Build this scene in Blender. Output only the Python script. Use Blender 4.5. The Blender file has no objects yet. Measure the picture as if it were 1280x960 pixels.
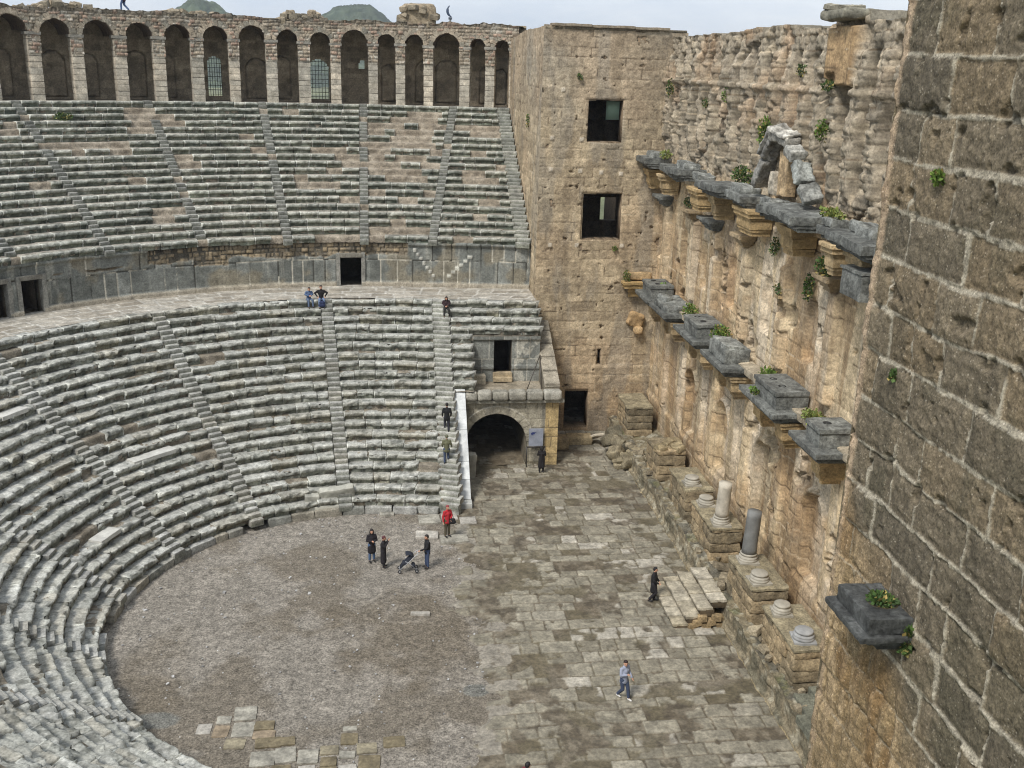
import bpy, math, random
import numpy as np

S = bpy.context.scene
COL = S.collection
R = math.radians

# ------------------------------------------------------------------ camera, sky, sun, exposure
cd = bpy.data.cameras.new('camera')
cam = bpy.data.objects.new('camera', cd)
COL.objects.link(cam)
CX_ = (0.99280011, -0.11668691, 0.0270576)      # camera right, in world axes
CD_ = (-0.00926123, -0.29998854, -0.95389785)   # camera down
CF_ = (0.11942436, 0.9467793, -0.29890932)      # camera forward
M = cam.matrix_world.copy()
for i in range(3):
    M[i][0], M[i][1], M[i][2], M[i][3] = CX_[i], -CD_[i], -CF_[i], (0, 0, 24.0)[i]
cam.matrix_world = M
cd.sensor_width = 36.0
cd.lens = 1272.8 / 1280 * 36
cd.clip_start = 0.1
cd.clip_end = 9000
S.camera = cam

SUN_EL, SUN_AZ = R(51), R(-138)     # azimuth measured from +Y towards +X (the side the light comes from)
w = bpy.data.worlds.new('World')
S.world = w
w.use_nodes = True
nt = w.node_tree
nt.nodes.clear()
out = nt.nodes.new('ShaderNodeOutputWorld')
bg = nt.nodes.new('ShaderNodeBackground')
bg.inputs['Strength'].default_value = 0.1
sky = nt.nodes.new('ShaderNodeTexSky')
sky.sky_type = 'NISHITA'
sky.sun_disc = False
sky.sun_elevation = SUN_EL
sky.sun_rotation = SUN_AZ
tc = nt.nodes.new('ShaderNodeTexCoord')
mp = nt.nodes.new('ShaderNodeMapping')
mp.inputs['Scale'].default_value = (2.2, 2.2, 7.0)
nz = nt.nodes.new('ShaderNodeTexNoise')
nz.inputs['Scale'].default_value = 1.6
nz.inputs['Detail'].default_value = 7
nz.inputs['Roughness'].default_value = 0.62
cr = nt.nodes.new('ShaderNodeValToRGB')
cr.color_ramp.elements[0].position = 0.38
cr.color_ramp.elements[0].color = (5.9, 6.75, 8.0, 1)
cr.color_ramp.elements[1].position = 0.66
cr.color_ramp.elements[1].color = (8.3, 8.7, 9.2, 1)
mx = nt.nodes.new('ShaderNodeMix')
mx.data_type = 'RGBA'
mx.inputs['Factor'].default_value = 0.9
nt.links.new(tc.outputs['Generated'], mp.inputs['Vector'])
nt.links.new(mp.outputs['Vector'], nz.inputs['Vector'])
nt.links.new(nz.outputs['Fac'], cr.inputs['Fac'])
nt.links.new(sky.outputs['Color'], mx.inputs['A'])
nt.links.new(cr.outputs['Color'], mx.inputs['B'])
nt.links.new(mx.outputs['Result'], bg.inputs['Color'])
nt.links.new(bg.outputs['Background'], out.inputs['Surface'])

sd = bpy.data.lights.new('sun', 'SUN')
sd.energy = 2.8
sd.angle = R(14)
sd.color = (1.0, 0.965, 0.92)
sun = bpy.data.objects.new('sun', sd)
COL.objects.link(sun)
import mathutils
dv = mathutils.Vector((math.sin(SUN_AZ) * math.cos(SUN_EL), math.cos(SUN_AZ) * math.cos(SUN_EL), math.sin(SUN_EL)))
sun.rotation_euler = dv.to_track_quat('Z', 'Y').to_euler()

S.view_settings.view_transform = 'Standard'
S.view_settings.look = 'None'
S.view_settings.gamma = 1
S.view_settings.use_curve_mapping = False
S.view_settings.exposure = 0.3
S.render.engine = 'CYCLES'
S.cycles.use_denoising = True
S.cycles.pixel_filter_type = 'BLACKMAN_HARRIS'
S.cycles.filter_width = 1.1
S.cycles.max_bounces = 6
S.cycles.diffuse_bounces = 4

# ------------------------------------------------------------------ numeric helpers
def lin(r, g, b):
    c = np.array([r, g, b], float) / 255
    return np.where(c <= 0.04045, c / 12.92, ((c + 0.055) / 1.055) ** 2.4)

def hsh(ix, iy, iz, seed=0):
    h = (ix.astype(np.int64) * 374761393 + iy.astype(np.int64) * 668265263 + iz.astype(np.int64) * 2147483647 // 7 + seed * 974711) & 0xFFFFFFFF
    h = ((h ^ (h >> 13)) * 1274126177) & 0xFFFFFFFF
    h = ((h ^ (h >> 16)) * 2246822519) & 0xFFFFFFFF
    h = h ^ (h >> 15)
    return (h & 0xFFFFFF).astype(float) / 0xFFFFFF

def vn(P, seed=0):
    F = np.floor(P)
    f = P - F
    f = f * f * (3 - 2 * f)
    I = F.astype(np.int64)
    o = 0
    for dx in (0, 1):
        wx = f[:, 0] if dx else 1 - f[:, 0]
        for dy in (0, 1):
            wy = f[:, 1] if dy else 1 - f[:, 1]
            for dz in (0, 1):
                wz = f[:, 2] if dz else 1 - f[:, 2]
                o = o + wx * wy * wz * hsh(I[:, 0] + dx, I[:, 1] + dy, I[:, 2] + dz, seed)
    return o

def fbm(P, scale=1.0, octv=4, seed=0, gain=0.5):
    P = np.asarray(P, float) * scale
    a, t, o = 1.0, 0.0, 0
    for k in range(octv):
        o = o + a * vn(P + 17.3 * k, seed + k)
        t += a
        a *= gain
        P = P * 2.03
    return o / t

def p3(a, b, c=0.0):
    return np.stack([np.broadcast_to(np.asarray(a, float), np.shape(a)), np.broadcast_to(b, np.shape(a)), np.broadcast_to(c, np.shape(a))], -1).reshape(-1, 3)

def sstep(a, b, x):
    t = np.clip((x - a) / (b - a), 0, 1)
    return t * t * (3 - 2 * t)

def mixc(A, B, t):
    A = np.asarray(A, float)
    B = np.asarray(B, float)
    t = np.asarray(t, float)[..., None]
    return A * (1 - t) + B * t

# ------------------------------------------------------------------ mesh helpers
class MB:
    def __init__(self):
        self.V, self.F, self.C, self.n = [], [], [], 0
    def add(self, V, F, C):
        V = np.asarray(V, float).reshape(-1, 3)
        F = np.asarray(F, np.int64).reshape(-1, 4)
        C = np.asarray(C, float)
        if C.ndim == 1:
            C = np.tile(C, (len(V), 1))
        self.V.append(V)
        self.F.append(F + self.n)
        self.C.append(C)
        self.n += len(V)
    def build(self, name, mat, parent=None, smooth=False, kind=None):
        V = np.concatenate(self.V)
        F = np.concatenate(self.F)
        C = np.concatenate(self.C)
        return mk(name, V, F, C, mat, parent, smooth, kind)

def mk(name, V, F, C, mat, parent=None, smooth=False, kind=None):
    me = bpy.data.meshes.new(name)
    n, m = len(V), len(F)
    tri = F[:, 2] == F[:, 3]
    me.vertices.add(n)
    me.vertices.foreach_set('co', np.ascontiguousarray(V, np.float32).ravel())
    if tri.any():
        cnt = np.where(tri, 3, 4)
        st = np.concatenate([[0], np.cumsum(cnt)[:-1]])
        keep = np.ones((m, 4), bool)
        keep[tri, 3] = False
        L = F[keep]
    else:
        cnt = np.full(m, 4)
        st = np.arange(m) * 4
        L = F.ravel()
    me.loops.add(len(L))
    me.loops.foreach_set('vertex_index', L.astype(np.int32))
    me.polygons.add(m)
    me.polygons.foreach_set('loop_start', st.astype(np.int32))
    me.polygons.foreach_set('loop_total', cnt.astype(np.int32))
    if smooth:
        me.polygons.foreach_set('use_smooth', np.ones(m, bool))
    a = me.color_attributes.new('Col', 'FLOAT_COLOR', 'POINT')
    a.data.foreach_set('color', np.c_[C, np.ones(n)].astype(np.float32).ravel())
    me.update(calc_edges=True)
    me.validate()
    me.materials.append(mat)
    o = bpy.data.objects.new(name, me)
    COL.objects.link(o)
    if parent:
        o.parent = parent
        o.matrix_parent_inverse = parent.matrix_basis.inverted()
    if kind:
        o['kind'] = kind
    return o

def thing(name, label, cat, loc=(0, 0, 0), group=None):
    o = bpy.data.objects.new(name, None)
    o.empty_display_size = 0.3
    o.location = loc
    COL.objects.link(o)
    tag(o, label, cat, group)
    return o

def tag(o, label, cat, group=None):
    o['label'] = label
    o['category'] = cat
    if group:
        o['group'] = group
    return o

def gridF(nu, nv, mask=None):
    i = np.arange(nu - 1)[:, None] * nv + np.arange(nv - 1)[None, :]
    F = np.stack([i, i + nv, i + nv + 1, i + 1], -1)
    return F[mask] if mask is not None else F.reshape(-1, 4)

BOXF = np.array([[0, 1, 3, 2], [4, 6, 7, 5], [0, 4, 5, 1], [2, 3, 7, 6], [0, 2, 6, 4], [1, 5, 7, 3]])
def boxv(x0, x1, y0, y1, z0, z1):
    return np.array([[x, y, z] for x in (x0, x1) for y in (y0, y1) for z in (z0, z1)], float)

def stone(mb, c, s, rot=(0, 0, 0), res=0.12, amp=0.03, rnd=0.06, col=(0.3, 0.3, 0.3), var=0.25, seed=0, taper=0.0, nsc=2.2):
    """A weathered block: a subdivided box with rounded, eroded corners."""
    s = np.array(s, float)
    Vs, Fs, n = [], [], 0
    for ax in range(3):
        u, v = (ax + 1) % 3, (ax + 2) % 3
        nu, nv = max(2, int(s[u] / res) + 1), max(2, int(s[v] / res) + 1)
        a, b = np.meshgrid(np.linspace(-1, 1, nu), np.linspace(-1, 1, nv), indexing='ij')
        for sg in (-1, 1):
            P = np.zeros((nu * nv, 3))
            P[:, ax] = sg
            P[:, u] = a.ravel()
            P[:, v] = b.ravel()
            f = gridF(nu, nv)
            if sg < 0:
                f = f[:, ::-1]
            Vs.append(P)
            Fs.append(f + n)
            n += nu * nv
    P = np.concatenate(Vs)
    F = np.concatenate(Fs)
    h = s / 2
    Q = P * h
    r = min(rnd, 0.45 * s.min())
    I = np.clip(Q, -(h - r), h - r)
    d = Q - I
    ln = np.linalg.norm(d, axis=1)
    ok = ln > 1e-9
    Q[ok] = I[ok] + d[ok] / ln[ok][:, None] * r
    if taper:
        k = 1 - taper * (Q[:, 2] / s[2] + 0.5)
        Q[:, 0] *= k
        Q[:, 1] *= k
    off = np.array([seed * 3.71, seed * 1.93, seed * 7.7])
    N = np.stack([fbm(Q + off, nsc, 3, 11 + 5 * q) - 0.5 for q in range(3)], -1)
    N2 = np.stack([fbm(Q + off, nsc * 4, 2, 31 + 5 * q) - 0.5 for q in range(3)], -1)
    Q = Q + (N * 2.2 + N2 * 0.8) * amp
    e = mathutils.Euler(rot).to_matrix()
    Q = Q @ np.array(e).T + np.array(c, float)
    f = fbm(Q, 3.1, 3, 77)
    C = np.asarray(col, float)[None, :] * (1 + var * 2 * (f[:, None] - 0.5) * 1.6)
    mb.add(Q, F, np.clip(C, 0.01, 0.9))

def tube(mb, P, r, col, k=8):
    P = [np.array(p, float) for p in P]
    rs = r if hasattr(r, '__len__') else [r] * len(P)
    V = []
    for i, p in enumerate(P):
        d = P[min(i + 1, len(P) - 1)] - P[max(i - 1, 0)]
        d = d / (np.linalg.norm(d) + 1e-9)
        a = np.cross(d, [0.3, 0.2, 1.0] if abs(d[2]) < 0.9 else [1, 0, 0])
        a /= np.linalg.norm(a)
        b = np.cross(d, a)
        for j in range(k):
            t = 2 * math.pi * j / k
            V.append(p + rs[i] * (math.cos(t) * a + math.sin(t) * b))
    F = []
    for i in range(len(P) - 1):
        for j in range(k):
            F.append((i * k + j, i * k + (j + 1) % k, (i + 1) * k + (j + 1) % k, (i + 1) * k + j))
    V += [P[0], P[-1]]
    n = len(P) * k
    for j in range(k):
        F.append((n, (j + 1) % k, j, j))
        F.append((n + 1, (len(P) - 1) * k + j, (len(P) - 1) * k + (j + 1) % k, (len(P) - 1) * k + (j + 1) % k))
    mb.add(np.array(V), np.array(F), col)

def lathe(mb, c, prof, col, k=20, amp=0.0, seed=0, var=0.2, tilt=(0, 0, 0)):
    nz_ = len(prof)
    th = np.linspace(0, 2 * np.pi, k, endpoint=False)
    V = np.array([[r * math.cos(t), r * math.sin(t), z] for r, z in prof for t in th])
    F = [(i * k + j, i * k + (j + 1) % k, (i + 1) * k + (j + 1) % k, (i + 1) * k + j) for i in range(nz_ - 1) for j in range(k)]
    V = np.vstack([V, [0, 0, prof[-1][1]], [0, 0, prof[0][1]]])
    n = nz_ * k
    F += [(n, (nz_ - 1) * k + j, (nz_ - 1) * k + (j + 1) % k, (nz_ - 1) * k + (j + 1) % k) for j in range(k)]
    F += [(n + 1, (j + 1) % k, j, j) for j in range(k)]
    V = V @ np.array(mathutils.Euler(tilt).to_matrix()).T + np.array(c, float)
    N = np.stack([fbm(V + seed, 3, 3, q) - 0.5 for q in range(3)], -1)
    V = V + N * amp
    f = fbm(V, 4, 3, 5)
    mb.add(V, np.array(F), np.clip(np.asarray(col)[None] * (1 + var * 3 * (f[:, None] - 0.5)), 0.01, 0.9))

# ------------------------------------------------------------------ materials
def nmat(name, fine=14.0, fvar=0.5, bump=0.5, bdist=0.03, rough=0.92, pebble=0.0, peb_scale=26, pit=0.0, spec=0.25, blot=0.35):
    m = bpy.data.materials.new(name)
    m.use_nodes = True
    N = m.node_tree.nodes
    L = m.node_tree.links
    b = N['Principled BSDF']
    b.inputs['Roughness'].default_value = rough
    b.inputs['Specular IOR Level'].default_value = spec
    at = N.new('ShaderNodeAttribute')
    at.attribute_name = 'Col'
    geo = N.new('ShaderNodeNewGeometry')
    n1 = N.new('ShaderNodeTexNoise')
    n1.inputs['Scale'].default_value = fine
    n1.inputs['Detail'].default_value = 6
    n1.inputs['Roughness'].default_value = 0.7
    L.new(geo.outputs['Position'], n1.inputs['Vector'])
    n2 = N.new('ShaderNodeTexNoise')
    n2.inputs['Scale'].default_value = fine * 0.22
    n2.inputs['Detail'].default_value = 5
    n2.inputs['Roughness'].default_value = 0.65
    L.new(geo.outputs['Position'], n2.inputs['Vector'])
    def rng(src, a0, a1, b0, b1):
        r = N.new('ShaderNodeMapRange')
        r.inputs['From Min'].default_value = a0
        r.inputs['From Max'].default_value = a1
        r.inputs['To Min'].default_value = b0
        r.inputs['To Max'].default_value = b1
        L.new(src, r.inputs['Value'])
        return r.outputs['Result']
    def mul(a, bb):
        x = N.new('ShaderNodeMath')
        x.operation = 'MULTIPLY'
        L.new(a, x.inputs[0])
        L.new(bb, x.inputs[1])
        return x.outputs[0]
    f = mul(rng(n1.outputs['Fac'], 0.3, 0.7, 1 - fvar, 1 + fvar), rng(n2.outputs['Fac'], 0.3, 0.7, 1 - blot, 1 + blot))
    hgt = n1.outputs['Fac']
    if pit:
        v = N.new('ShaderNodeTexVoronoi')
        v.inputs['Scale'].default_value = peb_scale * 0.6
        v.inputs['Randomness'].default_value = 1
        L.new(geo.outputs['Position'], v.inputs['Vector'])
        f = mul(f, rng(v.outputs['Distance'], 0.08, 0.24, 1 - pit, 1.0))
    vm = N.new('ShaderNodeVectorMath')
    vm.operation = 'SCALE'
    L.new(at.outputs['Color'], vm.inputs[0])
    L.new(f, vm.inputs['Scale'])
    colr = vm.outputs[0]
    if pebble:
        v2 = N.new('ShaderNodeTexVoronoi')
        v2.inputs['Scale'].default_value = peb_scale
        L.new(geo.outputs['Position'], v2.inputs['Vector'])
        pm = mul(rng(v2.outputs['Distance'], 0.18, 0.30, 1, 0), rng(v2.outputs['Color'], 0.62, 0.72, 0, pebble))
        mm = N.new('ShaderNodeMix')
        mm.data_type = 'RGBA'
        L.new(pm, mm.inputs['Factor'])
        L.new(colr, mm.inputs['A'])
        sc = N.new('ShaderNodeVectorMath')
        sc.operation = 'MULTIPLY_ADD'
        sc.inputs[1].default_value = (1.3, 1.3, 1.3)
        sc.inputs[2].default_value = (0.14, 0.13, 0.11)
        L.new(at.outputs['Color'], sc.inputs[0])
        L.new(sc.outputs[0], mm.inputs['B'])
        colr = mm.outputs['Result']
    L.new(colr, b.inputs['Base Color'])
    bp = N.new('ShaderNodeBump')
    bp.inputs['Strength'].default_value = bump
    bp.inputs['Distance'].default_value = bdist
    L.new(hgt, bp.inputs['Height'])
    L.new(bp.outputs['Normal'], b.inputs['Normal'])
    return m

M_seat = nmat('seat_stone', 10, 0.45, 0.6, 0.04, blot=0.32)
M_rubble = nmat('rubble_stone', 11, 0.5, 0.7, 0.06)
M_wall = nmat('ashlar_stone', 10, 0.40, 0.7, 0.05, pit=0.2, peb_scale=12, blot=0.30)
M_near = nmat('conglomerate_stone', 24, 0.6, 0.65, 0.03, pebble=0.95, peb_scale=15, pit=0.42, blot=0.25)
M_slab = nmat('paving_stone', 8, 0.38, 0.5, 0.04, blot=0.36, spec=0.4, rough=0.8)
M_gravel = nmat('gravel', 12, 0.75, 1.0, 0.08, pebble=0.5, peb_scale=7.5)
M_dark = nmat('dark_marble', 9, 0.6, 0.6, 0.04, rough=0.75, spec=0.35, blot=0.55, pit=.3, peb_scale=16)
M_smooth = nmat('pale_marble', 7, 0.14, 0.2, 0.01, rough=0.6, blot=0.15)
M_cloth = nmat('cloth', 40, 0.1, 0.2, 0.005, rough=0.9, blot=0.1)
M_skin = nmat('skin', 30, 0.05, 0.05, 0.002, rough=0.55, blot=0.05)
M_leaf = nmat('leaves', 18, 0.35, 0.2, 0.01, rough=0.7, blot=0.3)
M_metal = nmat('dark_metal', 20, 0.1, 0.1, 0.002, rough=0.45, spec=0.5, blot=0.1)
M_hill = nmat('hill_forest', 0.05, 0.4, 0.8, 5.0, blot=0.4)

# ------------------------------------------------------------------ masonry pattern
def ashlar(U, V, ch, lr, seed=0, warp=0.03, phase=0.0):
    """Courses of random height ch=(lo,hi) cut into blocks of random length lr=(lo,hi). Returns ids, joint distances."""
    rg = np.random.RandomState(seed)
    sh = np.shape(U)
    U = np.ravel(U).astype(float)
    V = np.ravel(V).astype(float)
    wu = U + warp * 2 * (fbm(p3(U, V), 0.9, 3, seed + 1) - 0.5)
    wv = V + warp * 2 * (fbm(p3(U, V), 0.7, 3, seed + 2) - 0.5)
    lo, hi = wv.min() - 0.3 - phase, wv.max() + 0.3
    vb = [lo]
    while vb[-1] < hi:
        vb.append(vb[-1] + rg.uniform(*ch))
    vb = np.array(vb)
    k = np.clip(np.searchsorted(vb, wv) - 1, 0, len(vb) - 2)
    dv = np.minimum(wv - vb[k], vb[k + 1] - wv)
    j = np.zeros(len(U), int)
    du = np.zeros(len(U))
    u0, u1 = wu.min(), wu.max()
    order = np.argsort(k, kind='stable')
    cuts = np.searchsorted(k[order], np.arange(len(vb)))
    for q in range(len(vb) - 1):
        ix = order[cuts[q]:cuts[q + 1]]
        ub = [u0 - rg.uniform(0.05, lr[1])]
        while ub[-1] < u1 + 0.1:
            ub.append(ub[-1] + rg.uniform(*lr))
        if len(ix) == 0:
            continue
        ub = np.array(ub)
        jj = np.clip(np.searchsorted(ub, wu[ix]) - 1, 0, len(ub) - 2)
        j[ix] = jj
        du[ix] = np.minimum(wu[ix] - ub[jj], ub[jj + 1] - wu[ix])
    d = np.minimum(du, dv)
    r1 = hsh(k, j, np.full_like(k, 3), seed)
    r2 = hsh(k, j, np.full_like(k, 8), seed + 5)
    r3 = hsh(k, j, np.full_like(k, 13), seed + 9)
    return dict(d=d.reshape(sh), du=du.reshape(sh), dv=dv.reshape(sh), r1=r1.reshape(sh), r2=r2.reshape(sh), r3=r3.reshape(sh), k=k.reshape(sh))

def wall_grid(u0, u1, v0, top, res, resv=None):
    """Grid of (u, v): columns u, each running from v0 to top(u)."""
    resv = resv or res
    u = np.linspace(u0, u1, max(2, int(round((u1 - u0) / res)) + 1))
    tp = top(u) if callable(top) else np.full_like(u, top)
    nv = max(2, int(round((tp.max() - v0) / resv)) + 1)
    t = np.linspace(0, 1, nv)
    V = v0 + t[None, :] * (tp[:, None] - v0)
    U = np.repeat(u[:, None], nv, 1)
    return U, V

def hole_mask(U, V, holes):
    uc = (U[1:, 1:] + U[:-1, :-1]) / 2
    vc = (V[1:, 1:] + V[:-1, :-1]) / 2
    m = np.ones(uc.shape, bool)
    for h in holes:
        if callable(h):
            m &= ~h(uc, vc)
        else:
            m &= ~((uc > h[0]) & (uc < h[1]) & (vc > h[2]) & (vc < h[3]))
    return m

def body_boxes(mb, u0, u1, v0, v1, holes, d0, d1, mapf, col):
    """The mass of a wall behind its face, cut into boxes around the openings."""
    us = sorted({u0, u1, *[min(max(x, u0), u1) for h in holes for x in h[:2]]})
    vs = sorted({v0, v1, *[min(max(x, v0), v1) for h in holes for x in h[2:]]})
    for a, b in zip(us[:-1], us[1:]):
        for c, d in zip(vs[:-1], vs[1:]):
            um, vm_ = (a + b) / 2, (c + d) / 2
            if any(h[0] < um < h[1] and h[2] < vm_ < h[3] for h in holes):
                continue
            P = boxv(a, b, c, d, d0, d1)
            mb.add(mapf(P[:, 0], P[:, 1], P[:, 2]), BOXF, col)

def streaks(U, V, seed, su=3.0, sv=0.12):
    return fbm(p3(np.ravel(U) * su, np.ravel(V) * sv), 1.0, 4, seed).reshape(np.shape(U))

def noise2(U, V, sc, seed, octv=4):
    return fbm(p3(np.ravel(U), np.ravel(V)), sc, octv, seed).reshape(np.shape(U))

# ================================================================== THE SETTING
CX, CY = -1.1147, 41.2765                 # centre of the seating circles
def pol(r, a):                            # a in degrees from +Y, clockwise towards +X
    a = np.asarray(a, float)
    r = r + 1.05 * (np.clip(-a - 118, 0, 90) / 40) ** 1.5      # the near horn of the horseshoe opens out
    k = np.interp(r, [23.0, 28.0, 41.5], [0.8, 0.6, 0.0]) * (a > 9)      # right-hand ends of the rows run nearly straight
    a = np.radians(a)
    c0 = math.cos(R(9))
    return CX + r * np.sin(a), CY + r * (np.cos(a) + k * (c0 - np.cos(a)))
def row_y(r, x):
    return float(pol(r, ang_at_x(r, x))[1])
def ang_at_x(r, x):
    return math.degrees(math.asin(min(1, max(-1, (x - CX) / r))))

RL0, TL, ZL0, HL = 11.26, 0.598, 0.80, 0.4295      # lower tier: first radius, tread, top of first seat, rise
RU0, TU, ZU0, HU = 27.36, 0.765, 12.83, 0.4169     # upper tier
XW = 17.6                                          # stage wall
XT = 9.55                                          # inner face of both stage towers
YT = 65.0                                          # front of the far tower
YN = 19.0                                         # far edge of the near tower

# ---- terrain and hills
def terrain():
    mb = MB()
    n = 60
    t = np.linspace(-1, 1, n)
    x = np.sign(t) * np.abs(t) ** 2.5 * 6000
    X, Y = np.meshgrid(x, x, indexing='ij')
    Z = np.full(X.shape, -0.6) + (noise2(X, Y, 0.004, 3) - 0.5) * np.clip((np.hypot(X, Y - 40) - 150) / 200, 0, 1) * 10
    C = mixc(lin(86, 96, 66), lin(128, 126, 96), noise2(X, Y, 0.02, 9).ravel())
    mb.add(p3(X, Y, Z), gridF(n, n), C)
    mb.build('terrain', M_hill, smooth=True, kind='structure')
    def hill(name, cx, cy, h, rx, ry, seed, sc):
        m = MB()
        k = 240
        g = np.linspace(-1, 1, k)
        A, B = np.meshgrid(g, g, indexing='ij')
        r = np.sqrt(A * A + B * B)
        r = np.hypot(A + .10 * (noise2(A, B, 2.5, seed + 20) - .5), B + .10 * (noise2(A, B, 2.5, seed + 21) - .5)) 
        prof = np.clip(.72 * np.exp(-(r * 2.3) ** 2) + .28 * np.exp(-(r * 1.2) ** 2) - .067, 0, 1)
        H = h * np.clip(prof * 1.0 + 0.10 * (noise2(A, B, 3, seed) - 0.5) * prof * 3, 0, 2)
        H += (noise2(A, B, 46, seed + 4, 3) - 0.5) * h * sc * (prof > 0.02)      # tree canopy
        P = p3(cx + A * rx, cy + B * ry, H - 3)
        C = mixc(lin(40, 54, 42), lin(86, 94, 72), noise2(A, B, 30, seed + 8).ravel())
        m.add(P, gridF(k, k), C)
        m.build(name, M_hill, smooth=True, kind='structure')
    hill('hill', -35, 1240, 95, 190, 240, 5, 0.055)
    hill('hill', -179, 1080, 79, 150, 190, 8, 0.065)
    hill('hill', 420, 1500, 62, 700, 300, 12, 0.05)
    hill('hill', -760, 1500, 58, 700, 300, 15, 0.05)
terrain()

# ---- orchestra ground (gravel) and walkway
def ground():
    mb = MB()
    U, V = wall_grid(-13.2, 15.2, 22.0, 71.0, 0.085)
    n1 = noise2(U, V, 0.32, 21)
    n2 = noise2(U, V, 1.1, 22)
    n3 = noise2(U, V, 7.0, 23, 2)
    c = mixc(lin(150, 143, 132), lin(128, 122, 112), n2.ravel())
    mud = sstep(0.50, 0.62, n1 * 0.75 + n2 * 0.25).ravel()
    # the muddy, trodden belt in the middle of the orchestra
    belt = np.exp(-(((U - 1.2) / 4.6) ** 2 + ((V - 39.6) / 4.2) ** 2)) + 0.8 * np.exp(-(((U + 9.6) / 1.8) ** 2 + ((V - 37.5) / 4.0) ** 2))
    mud = np.clip(mud * 0.7 + sstep(0.25, 0.7, (belt * (0.35 + 1.1 * n2)).ravel()) * 0.9, 0, 1)
    c = mixc(c, lin(106, 96, 80), mud * 0.72)
    c = c * (0.8 + 0.4 * n3.ravel()[:, None])
    pud = sstep(1.0, 0.8, np.hypot((U + 8.9) / 1.15, (V - 34.2) / 0.62) + (n2 - 0.5) * 0.6).ravel()
    pud = np.maximum(pud, sstep(1.0, 0.8, np.hypot((U - 3.35) / 0.6, (V - 35.2) / 0.5) + (n2 - 0.5) * 0.6).ravel())
    c = mixc(c, lin(120, 119, 112), pud)
    Z = (n1.ravel() - 0.5) * 0.10 + (n2.ravel() - 0.5) * 0.05 + (n3.ravel() - 0.5) * 0.05 * (1 - pud)
    mb.add(p3(U.ravel(), V.ravel(), Z - 0.03), gridF(*U.shape), c)
    mb.build('orchestra_ground', M_gravel, smooth=True, kind='structure')
    # loose pebbles and marble chips, too many to count
    rg = np.random.RandomState(4)
    m2 = MB()
    for i in range(300):
        x, y = rg.uniform(-11.5, 4.5), rg.uniform(29, 53)
        if np.hypot(x - CX, y - CY) > 10.9 and y < 52 and x < 3:
            continue
        s = rg.uniform(0.035, 0.10) * (1.8 if rg.rand() < 0.05 else 1)
        g = rg.uniform(0.25, 0.55)
        stone(m2, (x, y, 0.0), (s * 1.3, s, s * 0.7), (0, 0, rg.uniform(0, 3)), 0.2, 0.01, s * 0.3, (g, g * 0.98, g * 0.94), 0.1, i)
    o = m2.build('loose_stones', M_slab)
    o['kind'] = 'stuff'
ground()

# ---- paved strip in front of the stage
def paving():
    mb = MB()
    U, V = wall_grid(1.6, 14.9, 22.0, 70.0, 0.05)
    A = ashlar(U, V, (0.6, 1.1), (0.6, 1.75), 41, 0.09)
    n1 = noise2(U, V, 0.45, 43)
    n2 = noise2(U, V, 1.5, 44)
    n3 = noise2(U, V, 6, 45)
    left = 3.7 + 1.6 * (noise2(U * 0 + 3.3, V, 0.35, 49) - 0.5) * 2 + 1.0 * (n2 - 0.5)
    left = np.where(V < 34.5, left - 0.6, left)
    edge = sstep(-0.12, 0.12, U - left + (A['r1'] - 0.5) * 2.2)
    gap = sstep(0.012, 0.05, A['d'] + (n3 - 0.5) * 0.045)
    lost = (A['r2'] > 0.90).astype(float)
    wet = np.exp(-(((U - 7.2) / 2.6) ** 2 + ((V - 32.3) / 1.9) ** 2)) + .8 * np.exp(-(((U - 6.3) / 2.2) ** 2 + ((V - 44.5) / 1.2) ** 2)) + .7 * np.exp(-(((U - 10.5) / 2.5) ** 2 + ((V - 58.5) / 1.5) ** 2)) + .5 * sstep(8, 4, U)
    dirt = sstep(0.525, 0.585, n1 * 0.42 + n2 * 0.38 + A['r3'] * 0.16 + 0.05 * (n3 - 0.5) + 0.075 * wet)
    chip = sstep(0.30, 0.36, noise2(U, V, 1.9, 46) + 0.55 * np.clip(A['d'], 0, 0.25))
    slab = edge * gap * (1 - lost) * chip
    r = A['r1'].ravel()
    c = mixc(lin(143, 137, 121), lin(120, 114, 99), r)
    c = mixc(c, lin(172, 166, 153), sstep(0.80, 0.9, A['r3'].ravel()) * 0.8)
    c = c * (0.74 + 0.55 * n3.ravel()[:, None]) * (0.85 + 0.3 * n2.ravel()[:, None])
    cd_ = mixc(lin(102, 92, 76), lin(76, 69, 57), n2.ravel())
    gr = sstep(.45, .6, noise2(U, V, 3.2, 50))
    cd_ = mixc(cd_, lin(132, 123, 106), gr.ravel() * .5)
    cd_ = mixc(cd_, lin(98, 91, 70), sstep(0.5, 0.62, noise2(U, V, 0.7, 48)).ravel() * 0.5)
    cd_ = mixc(cd_, lin(142, 136, 124), ((1 - edge) * (1 - dirt)).ravel() * 0.85)
    cov = (slab * (1 - dirt * 0.93)).ravel()
    cc = mixc(cd_, c, cov)
    H = cov * (0.035 + 0.035 * A['r2'].ravel()) + 0.03 * (n1.ravel() - 0.5) + 0.02 * (n3.ravel() - 0.5) + 0.035 - 0.12 * sstep(0.5, -1.2, U - left).ravel()
    m = hole_mask(U, V, [lambda u, v: (u < 3.9) & (v > 52.2)])
    mb.add(p3(U.ravel(), V.ravel(), H), gridF(*U.shape, m), cc)
    mb.build('pavement', M_slab, smooth=True, kind='structure')
paving()

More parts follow.
